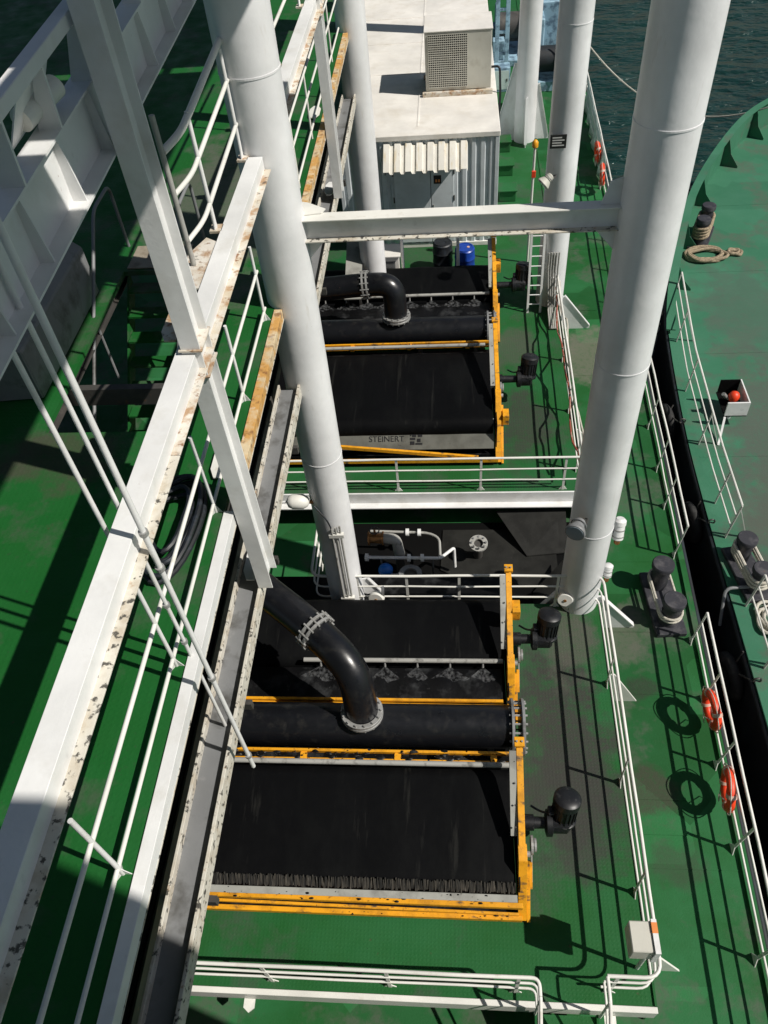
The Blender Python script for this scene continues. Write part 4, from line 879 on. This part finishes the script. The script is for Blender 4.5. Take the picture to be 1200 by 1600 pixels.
build(MB().prism([(-3.16, 2.155, -.28), (-3.0, 2.155, -.28), (-3.0, 2.04, -.29), (-3.08, 1.98, -.30), (-3.16, 2.04, -.29)], (0, 0, .03)), 'plate', 'cream_rail', t)

def drum(x, y, m, label):
    t = thing('storage_drum', label, 'drum', (x, y, 0), 'plastic drums by the cabin')
    build(MB().lathe((x, y, 0), Z, [(0, .25), (.03, .28), (.28, .285), (.30, .30), (.33, .285), (.58, .285), (.60, .30), (.63, .285), (.86, .28), (.9, .24)], 28), 'barrel', m, t)
    build(MB().ring((x, y, .895), Z, .25, .21, .03, 28), 'rim', m, t)
    build(MB().cyl((x+.10, y, .89), (x+.10, y, .915), .04, 12), 'bung', 'ring_band' if m == 'blue_plastic' else 'cable', t)
drum(.32, 20.75, 'blue_plastic', 'blue plastic drum in front of the cabin'); drum(-.32, 21.1, 'cable', 'black drum in front of the cabin door')
t = thing('utility_cabinet', 'cream cabinet with open front beside the left cabin column', 'cabinet', (-2.0, 20.5, 0))
build(MB().box((-2.35, 20.15, 0), (-1.55, 20.7, 1.05)), 'body', 'cream_panel', t, .01)
build(MB().box((-2.40, 20.08, 1.052), (-1.50, 20.75, 1.09)), 'lid', 'cream_panel', t, .006)
build(MB().box((-2.26, 20.14, .1), (-1.66, 20.149, .9)), 'opening', 'grey_steel', t)
t = thing('slanted_plate', 'pale slanted steel chute behind the cross beam', 'chute', (-2.75, 19, 0))
build(MB().prism([(-2.95, 18.3, .9), (-2.50, 18.3, .9), (-2.50, 20.6, 1.9), (-2.95, 20.6, 1.9)], (0, 0, .03)), 'sheet', 'tray_grey', t)
for y, z in ((18.5, .95), (20.3, 1.75)): build(MB().box((-2.93, y, 0), (-2.87, y+.06, z)), 'leg', 'dark_steel', t); build(MB().box((-2.58, y, 0), (-2.52, y+.06, z)), 'leg', 'dark_steel', t)
for i, (x, y) in enumerate(((-1.45, 20.3), (.12, 20.35))):
    tag(build(MB().cyl((x, y, 0), (x, y, 1.45), .045, 12), 'stanchion', 'white_paint'), ('white stanchion left of the black drum' if i == 0 else 'white stanchion between the two drums'), 'stanchion', 'stanchions behind the far separator')

# yellow-topped call post
t = thing('call_post', 'white post with yellow beacon beside the signposted column', 'post', (2.18, 21.3, 0))
build(MB().cyl((2.18, 21.3, 0), (2.18, 21.3, 3.4), .035, 10), 'pole', 'cream_rail', t)
build(MB().lathe((2.18, 21.3, 3.4), Z, [(0, .04), (.03, .08), (.15, .085), (.2, .05), (.22, .02)], 18), 'beacon', 'yellow_paint', t)
build(MB().box((2.13, 21.22, 2.62), (2.24, 21.28, 2.80)), 'alarm_box', 'red_ring', t, .008)
# green vent cowls / hatch cleats along the cabin
for k, y in enumerate((23.2, 25.0, 26.8, 28.6, 30.4, 32.0)):
    t = thing('vent_box', 'low green vent box %s along the cabin side' % ('nearest', 'second', 'third', 'fourth', 'fifth', 'farthest')[k], 'vent', (1.75, y, 0), 'green vent boxes in a row')
    build(MB().box((1.5, y, 0), (2.05, y+.5, .35)), 'body', 'deck_raised', t, .02); build(MB().box((1.46, y-.05, .352), (2.09, y+.55, .40)), 'lid', 'deck_raised', t, .01)

# far blue machinery
t = thing('anchor_winch', 'pale blue winch with dark drum far beyond the cabin', 'winch', (2.3, 37.5, 0))
build(MB().box((1.6, 36.6, 0), (3.6, 39.4, .25)), 'bed', 'winch_blue', t, .02)
build(MB().cyl((1.9, 38, 1.1), (3.1, 38, 1.1), .55, 28), 'drum', 'dark_steel', t)
for x in (1.85, 3.1): build(MB().cyl((x, 38, 1.1), (x+.08, 38, 1.1), .9, 28), 'drum_flange', 'winch_blue', t); build(MB().box((x-.1, 37.6, .25), (x+.15, 38.4, 1.2)), 'bearing_stand', 'winch_blue', t, .02)
build(MB().box((3.3, 37.4, .25), (3.9, 38.5, 1.5)), 'gear_case', 'winch_blue', t, .05)
build(MB().box((1.7, 36.7, .25), (2.2, 37.2, 1.0)), 'control_stand', 'winch_blue', t, .03)
t = thing('lattice_mast', 'pale blue mast base between the far columns', 'mast', (2.0, 36, 0))
for x in (1.75, 2.15): build(MB().box((x, 35.6, 0), (x+.16, 35.76, 3.6)), 'leg', 'winch_blue', t, .01)
for z in (.8, 1.6, 2.4, 3.2): build(MB().box((1.91, 35.63, z), (2.15, 35.72, z+.10)), 'rung', 'winch_blue', t)
t = thing('steel_cabinet', 'pale steel cabinet at the foot of the mast', 'cabinet', (1.9, 34.2, 0))
build(MB().box((1.6, 34.0, 0), (2.3, 34.6, .9)), 'body', 'winch_blue', t, .02); build(MB().box((1.65, 33.985, .1), (2.25, 33.999, .8)), 'door', 'pale_canvas', t, .004)
build(MB().box((2.15, 33.97, .4), (2.2, 33.984, .5)), 'handle', 'dark_steel', t)
t = thing('windlass', 'dark blue windlass behind the farthest column', 'winch', (4.0, 37, -1))
build(MB().cyl((3.4, 37, .1), (4.6, 37, .1), .5, 24), 'drum', 'hull_black', t)
build(MB().box((3.3, 36.4, -1), (4.8, 37.6, -.6)), 'bed', 'winch_blue', t, .02)
for x in (3.3, 4.6): build(MB().cyl((x, 37, .1), (x+.08, 37, .1), .8, 24), 'side_disc', 'winch_blue', t)
build(MB().box((3.5, 38.5, -1), (4.6, 39.4, 1.8)), 'housing', 'winch_blue', t, .04)
# pale canvas on the far rail
mb = MB(); n = 30
for i in range(n+1):
    y = 27.8+7*i/n; w = .05*math.sin(i*1.3)
    for j in range(5): mb.v.append(V((ox(y)+.01+.02*j+w*(1-j/4), y, -.98+.22*j+.03*math.sin(i*.9))))
for i in range(n):
    for j in range(4): mb.f.append((i*5+j, i*5+j+1, (i+1)*5+j+1, (i+1)*5+j)); mb.sm.append(True)
o = build(mb, 'rail_canvas', 'pale_canvas'); so_ = o.modifiers.new('thick', 'SOLIDIFY'); so_.thickness = .01
tag(o, 'pale canvas screen laced to the far ship-side railing', 'canvas')

# ================================================================= LIFE RINGS
def life_ring(y, z, label, tilt=0.0):
    x = ox(y)+.02; t = thing('life_ring', label, 'life ring', (x, y, z-.4), 'red life rings on the railing')
    ax = V((1, tilt, .10)); c = V((x-.06, y, z))
    build(MB().torus(c, ax, .30, .085, 40, 12, .85), 'ring', 'red_ring', t)
    axn = ax.normalized(); u = axn.cross(Z).normalized(); w = axn.cross(u)
    for k in range(4):
        a = math.pi/4+k*math.pi/2; p = [c+(u*math.cos(a+q)+w*math.sin(a+q))*.30 for q in (-.10, 0, .10)]
        build(MB().tube(p, .092, 12), 'reflective_band', 'ring_band', t)
    pts = [c+(u*math.cos(a)+w*math.sin(a))*(.41+.025*math.cos(4*a))-axn*.02 for a in [2*math.pi*k/40 for k in range(40)]]
    build(MB().tube(pts, .010, 6, closed=True), 'grab_line', 'pale_rope', t)
    build(MB().tube([c-axn*.08+u*.2, c-axn*.12+w*.25, c-axn*.1+w*.42+u*.05, c-axn*.06+w*.3-u*.18], .009, 6), 'hanging_line', 'pale_rope', t)
life_ring(7.02, -.45, 'red life ring on the railing, upper of the near two', .10)
life_ring(5.55, -.45, 'red life ring on the railing, lower of the near two', -.12)
life_ring(29.0, -.35, 'red life ring on the far railing, farther of two', .05)
life_ring(27.3, -.35, 'red life ring on the far railing, nearer of two', -.1)

# ================================================================= BOLLARDS
def bitts(cs, z0, r, h, label, base, m='bollard_grey', group='double mooring bollards', wrap='pale_rope', turns=3):
    c = sum((V((x, y, 0)) for x, y in cs), V())/2
    t = thing('mooring_bollard', label, 'bollard', (c.x, c.y, z0), group)
    d = (V((*cs[1], 0))-V((*cs[0], 0))).normalized(); n_ = V((-d.y, d.x, 0)); L_ = (V((*cs[1], 0))-V((*cs[0], 0))).length/2+r*1.5
    a = V((c.x, c.y, z0)); q = [a-d*L_-n_*r*1.35, a+d*L_-n_*r*1.35, a+d*L_+n_*r*1.35, a-d*L_+n_*r*1.35]
    build(MB().prism(q, (0, 0, base)), 'base_plate', m, t, .015)
    for x, y in cs:
        p = build(MB().lathe((x, y, z0+base), Z, [(0, r*.86), (h*.1, r*.80), (h*.8, r*.80), (h*.84, r), (h*.97, r), (h, r*.92)], 28), 'post', m, t)
        build(MB().box((x-r*.9, y-.02, z0+base+h*.55), (x+r*.9, y+.02, z0+base+h*.60)), 'horn', m, p)
    return t
bitts(((4.22, 10.12), (4.28, 9.22)), -1, .225, .72, 'dark double bollard on the ship side between the railings', .12)
bitts(((6.08, 10.85), (6.20, 10.05)), -1, .21, .66, 'double bollard with rope at the edge of the moored ship', .1)
bitts(((8.10, 24.35), (7.78, 23.55)), -1, .22, .85, 'far double bollard with brown rope on the moored ship', .1)
def lashing(name, label, pts, r, m, cat='rope', group=None):
    return tag(build(MB().tube(pts, r, 8), name, m), label, cat, group)
def coil_pts(cx, cy, z, rx, ry, n, seed, lift=.02):
    rnd = random.Random(seed); out = []
    for k in range(n*22):
        a = 2*math.pi*k/22; w = 1+.14*math.sin(k*.37+seed)+.06*math.sin(k*1.1)
        out.append((cx+rx*w*math.cos(a)+.05*math.sin(k*.11), cy+ry*w*math.sin(a)+.06*math.cos(k*.13), z+lift*k/22+.015*math.sin(k*.9)))
    return out
def eight(c0, c1, r, z, n, dz):
    out = []; c0 = V((*c0, 0)); c1 = V((*c1, 0)); d = (c1-c0).normalized(); s = V((-d.y, d.x, 0))
    for k in range(n):
        for a in range(0, 13): q = math.pi/2+math.pi*a/12; out.append(c0+(d*math.cos(q)+s*math.sin(q))*r+Z*(z+dz*(2*k+a/12)/1))
        for a in range(0, 13): q = -math.pi/2+math.pi*a/12; out.append(c1+(d*math.cos(q)+s*math.sin(q))*r+Z*(z+dz*(2*k+1+a/12)/1))
    return out
lashing('mooring_rope', 'pale mooring rope wound round the dark double bollard', eight((4.22, 10.12), (4.28, 9.22), .215, -.72, 2, .045), .026, 'pale_rope')
lashing('mooring_rope', 'yellowish rope wound on the moored ship bollard by the edge', eight((6.08, 10.85), (6.20, 10.05), .205, -.75, 3, .05), .035, 'pale_rope')
lashing('mooring_rope', 'brown rope turns on the far bollard', eight((8.10, 24.35), (7.78, 23.55), .22, -.70, 4, .05), .045, 'rope')
lashing('rope_coil', 'brown mooring rope coiled beside the far bollard', coil_pts(7.85, 22.9, -.95, .55, .35, 4, 3), .05, 'rope')
lashing('rope_coil', 'small end coil of brown rope right of the far bollard', coil_pts(8.75, 23.0, -.95, .18, .14, 2, 5), .05, 'rope')
lashing('rope_coil', 'pale tangled rope behind the moored ship corner railing', coil_pts(6.35, 9.25, -.95, .25, .35, 4, 8), .035, 'pale_rope')
lashing('mooring_line', 'slack pale mooring line crossing the open water', [V((4.9, 36.5, 1.6))*(1-k/24)+V((11.6, 30.9, .15))*(k/24)-Z*(1.6*4*(k/24)*(1-k/24)) for k in range(25)], .03, 'pale_rope')

# ================================================================= MOORED SHIP ALONGSIDE
ns = thing('moored_ship', 'ship with worn teal-green deck moored alongside at the right', 'ship', (9, 12, -5))
left = [(5.66, -10), (5.68, 8), (5.70, 13), (5.78, 15.4), (6.0, 18.4), (6.25, 20.3), (6.75, 22.2), (7.6, 24.8), (8.85, 27.5), (10.45, 30.25), (11.9, 31.9), (14, 33.4), (17, 34.3), (20, 34.6)]
def smooth_line(p, k=4):
    out = []
    for i in range(len(p)-1):
        a = V((*p[max(i-1, 0)], 0)); b_ = V((*p[i], 0)); c = V((*p[i+1], 0)); d = V((*p[min(i+2, len(p)-1)], 0))
        for j in range(k):
            t_ = j/k; out.append(.5*((2*b_)+(c-a)*t_+(2*a-5*b_+4*c-d)*t_**2+(3*b_-a-3*c+d)*t_**3))
    out.append(V((*p[-1], 0))); return out
ln = smooth_line(left)
poly = [(p.x, p.y, -1.03) for p in ln]+[(26, 34.6, -1.03), (26, -10, -1.03)]
build(MB().prism(poly[::-1], (0, 0, .03)), 'deck', 'deck_neighbour', ns)
build(MB().prism([(x+(.004 if x < 25 else 0), y-.004, -5.5) for x, y, _ in poly[::-1]], (0, 0, 4.46)), 'hull', 'hull_black', ns)
# bulwark from y~19 to the bow: wall with a rounded cap rail
bl = [p for p in ln if p.y > 18.9]; mb = MB()
for p in bl:
    pass
def bw_h(i): return min(1.0, .12+.16*i)
outer_, inner_ = [], []
for i, p in enumerate(bl):
    q0 = bl[max(i-1, 0)]; q1 = bl[min(i+1, len(bl)-1)]; d = (q1-q0).normalized(); nn = V((d.y, -d.x, 0)); h = bw_h(i)
    for off, z in ((0, -1.05), (0, -1+h), (.02, -1+h), (.02, -1.02)): mb.v.append(p+nn*off+Z*z)
for i in range(len(bl)-1):
    for k in range(4): mb.f.append((i*4+k, i*4+(k+1) % 4, (i+1)*4+(k+1) % 4, (i+1)*4+k)); mb.sm.append(False)
bwk = build(mb, 'bulwark', 'deck_neighbour', ns)
mb = MB()
for i, p in enumerate(bl):
    q0 = bl[max(i-1, 0)]; q1 = bl[min(i+1, len(bl)-1)]; d = (q1-q0).normalized(); nn = V((d.y, -d.x, 0)); h = bw_h(i)
    for off, z in ((-.09, h), (.16, h), (.16, h+.035), (-.09, h+.035)): mb.v.append(p+nn*off+Z*(-1+z))
for i in range(len(bl)-1):
    for k in range(4): mb.f.append((i*4+k, i*4+(k+1) % 4, (i+1)*4+(k+1) % 4, (i+1)*4+k)); mb.sm.append(False)
build(mb, 'cap_rail', 'deck_neighbour', bwk)
for i in range(5, len(bl)-2, 4):
    p = bl[i]; d = (bl[i+1]-bl[i-1]).normalized(); nn = V((d.y, -d.x, 0)); h = bw_h(i)-.01
    build(MB().prism([p+nn*.02-Z*1.0, p+nn*.62-Z*1.0, p+nn*.62-Z*.93, p+nn*.30-Z*(1-h*.45), p+nn*.12-Z*(1-h), p+nn*.02-Z*(1-h)], d*.02), 'stay', 'deck_neighbour', bwk)
build(MB().tube([p+V((-.03, 0, -1.08)) for p in ln], .05, 8), 'rubbing_strake', 'hull_black', ns)
for y in (2.0, 6.0, 14, 18, 22, 26): build(MB().box((5.9+max(0, y-15)*.18, y, -1), (20, y+.02, -.994)), 'weld_seam', 'deck_neighbour', ns)
# its railings
def nb_rail(ys, label, x0=5.93, lean=.10):
    t = thing('railing', label, 'railing', (x0, ys[0], -1), 'railings of the moored ship')
    y0, y1 = ys[0], ys[-1]
    xf = lambda y: x0+max(0, (y-13.5))*.035+max(0, (y-17))*.06
    for i, h in enumerate((1.05, .70, .36)):
        n = 10; pts = [(xf(y0+(y1-y0)*k/n)+lean*h, y0+(y1-y0)*k/n, -1+h) for k in range(n+1)]
        build(MB().tube(pts, .026 if i == 0 else .018, 8), 'top_rail' if i == 0 else 'middle_rail', 'cream_rail', t)
    for y in ys:
        p = build(MB().bar((xf(y), y, -1), (xf(y)+lean*1.05, y, .05), .016, .06, up=(0, 1, 0)), 'post', 'cream_rail', t)
        if y in ys[::2]: build(MB().bar((xf(y)+.45, y, -1), (xf(y)+.10, y, -.05), .016, .05, up=(0, 1, 0)), 'brace', 'cream_rail', p)
nb_rail((11.48, 12.5, 14.45, 16.46, 18.6, 20.4), 'pale railing of the moored ship beyond its edge bollard')
nb_rail((5.0, 6.6, 8.2, 9.65), 'pale railing of the moored ship at the right picture edge')
# hose cabinet
t = thing('hose_cabinet', 'open white cabinet with a red fitting on the moored ship', 'cabinet', (7.0, 15.4, -1))
build(MB().box((6.62, 15.05, -.62), (7.12, 15.09, -.22)), 'front_plate', 'white_paint', t)
build(MB().box((7.12, 15.05, -.62), (7.15, 15.95, -.22)), 'side_plate', 'white_paint', t)
build(MB().box((6.62, 15.05, -.65), (7.15, 15.95, -.62)), 'floor_plate', 'shade_black', t)
build(MB().box((6.64, 15.92, -.62), (7.11, 15.95, -.22)), 'back_plate', 'shade_black', t)
build(MB().bar((6.88, 15.4, -1), (6.88, 15.4, -.65), .08, .08), 'pedestal', 'white_paint', t)
build(MB().bar((6.62, 15.0, -.62), (6.42, 14.4, -1), .05, .05), 'brace', 'white_paint', t)
t = thing('hydrant_valve', 'red hydrant head in the open white cabinet', 'hydrant', (6.9, 15.5, -.62))
build(MB().lathe((6.9, 15.5, -.61), Z, [(0, .06), (.12, .06), (.14, .13), (.24, .14), (.32, .10), (.36, .03)], 18), 'body', 'red_ring', t)
build(MB().tube([(6.9, 15.5, -.5), (6.72, 15.52, -.42), (6.62, 15.5, -.3)], .05, 10), 'outlet', 'galvanised', t)
# tyre fenders with chains
for i, (y, z, lab) in enumerate(((15.8, -1.5, 'black tyre fender on the moored ship, farthest of three'), (12.45, -1.62, 'black tyre fender on the moored ship, middle of three'), (8.45, -1.75, 'black tyre fender on the moored ship, nearest of three'))):
    x = 5.53; t = thing('tyre_fender', lab, 'tyre', (x, y, z-.5), 'tyre fenders along the moored ship')
    build(MB().torus((x, y, z), (1, .15, .12), .36, .15, 36, 12, .8), 'tyre', 'tyre', t)
    for s in (-.55, .1): build(MB().tube([(x, y+s*.2, z+.35), (5.62, y+s, -.98)], .018, 6), 'chain', 'dark_steel', t)
    build(MB().torus((5.72, y-.55, -.95), (0, 1, 0), .07, .02, 14, 6), 'shackle', 'dark_steel', t)
t = thing('fender_arm', 'dark pipe fairlead beside the moored ship bollard', 'fairlead', (5.6, 9.9, -1.2))
build(MB().tube(rounded([(6.1, 10.0, -.8), (5.55, 9.95, -.8), (5.5, 9.5, -1.5)], .15), .035, 8), 'pipe', 'grey_steel', t)
# tyre lying on our own side gap
# ================================================================= BRIDGE HOUSE BEHIND THE CAMERA, ADDED SHADE PANELS ABOVE
t = thing('bridge_house', 'white bridge house standing behind the viewpoint', 'deckhouse', (-4, -5, -1))
build(MB().box((-12, -12, -1), (4.0, -.42, 16.0)), 'wall', 'white_paint', t, .03)
build(MB().box((-12.2, -12.2, 16.002), (4.1, -.36, 16.15)), 'roof', 'white_paint', t, .02)
for k in range(8): build(MB().box((-11+k*1.8, -.419, 13.6), (-9.8+k*1.8, -.40, 14.9)), 'window', 'lamp_glass', t, .02)
t = thing('overhead_shade_panels', 'unseen overhead panels added to shade the left girder and deck', 'shade panels', (.4, 6, 14.2))  # unseen panels with gaps, added to shade the girder and port deck
for (x0, x1, y0, y1) in ((-.10, .85, -.34, 3.60), (-1.7, .85, 3.78, 7.5), (-1.7, .85, 7.72, 11.2), (-6.0, .85, 11.32, 15.6), (-9.0, .85, 15.9, 26)): build(MB().box((x0, y0, 14.2), (x1, y1, 14.25)), 'shade_panel', 'grey_steel', t)
for x in (-.15, .80): build(MB().box((x, -.34, 14.0), (x+.05, 24, 14.199)), 'side_beam', 'white_paint', t)
for y in (.5, 3.02, 6, 9, 12.5, 15, 18, 21): build(MB().box((-.099, y, 14.05), (.799, y+.07, 14.199)), 'cross_member', 'white_paint', t)
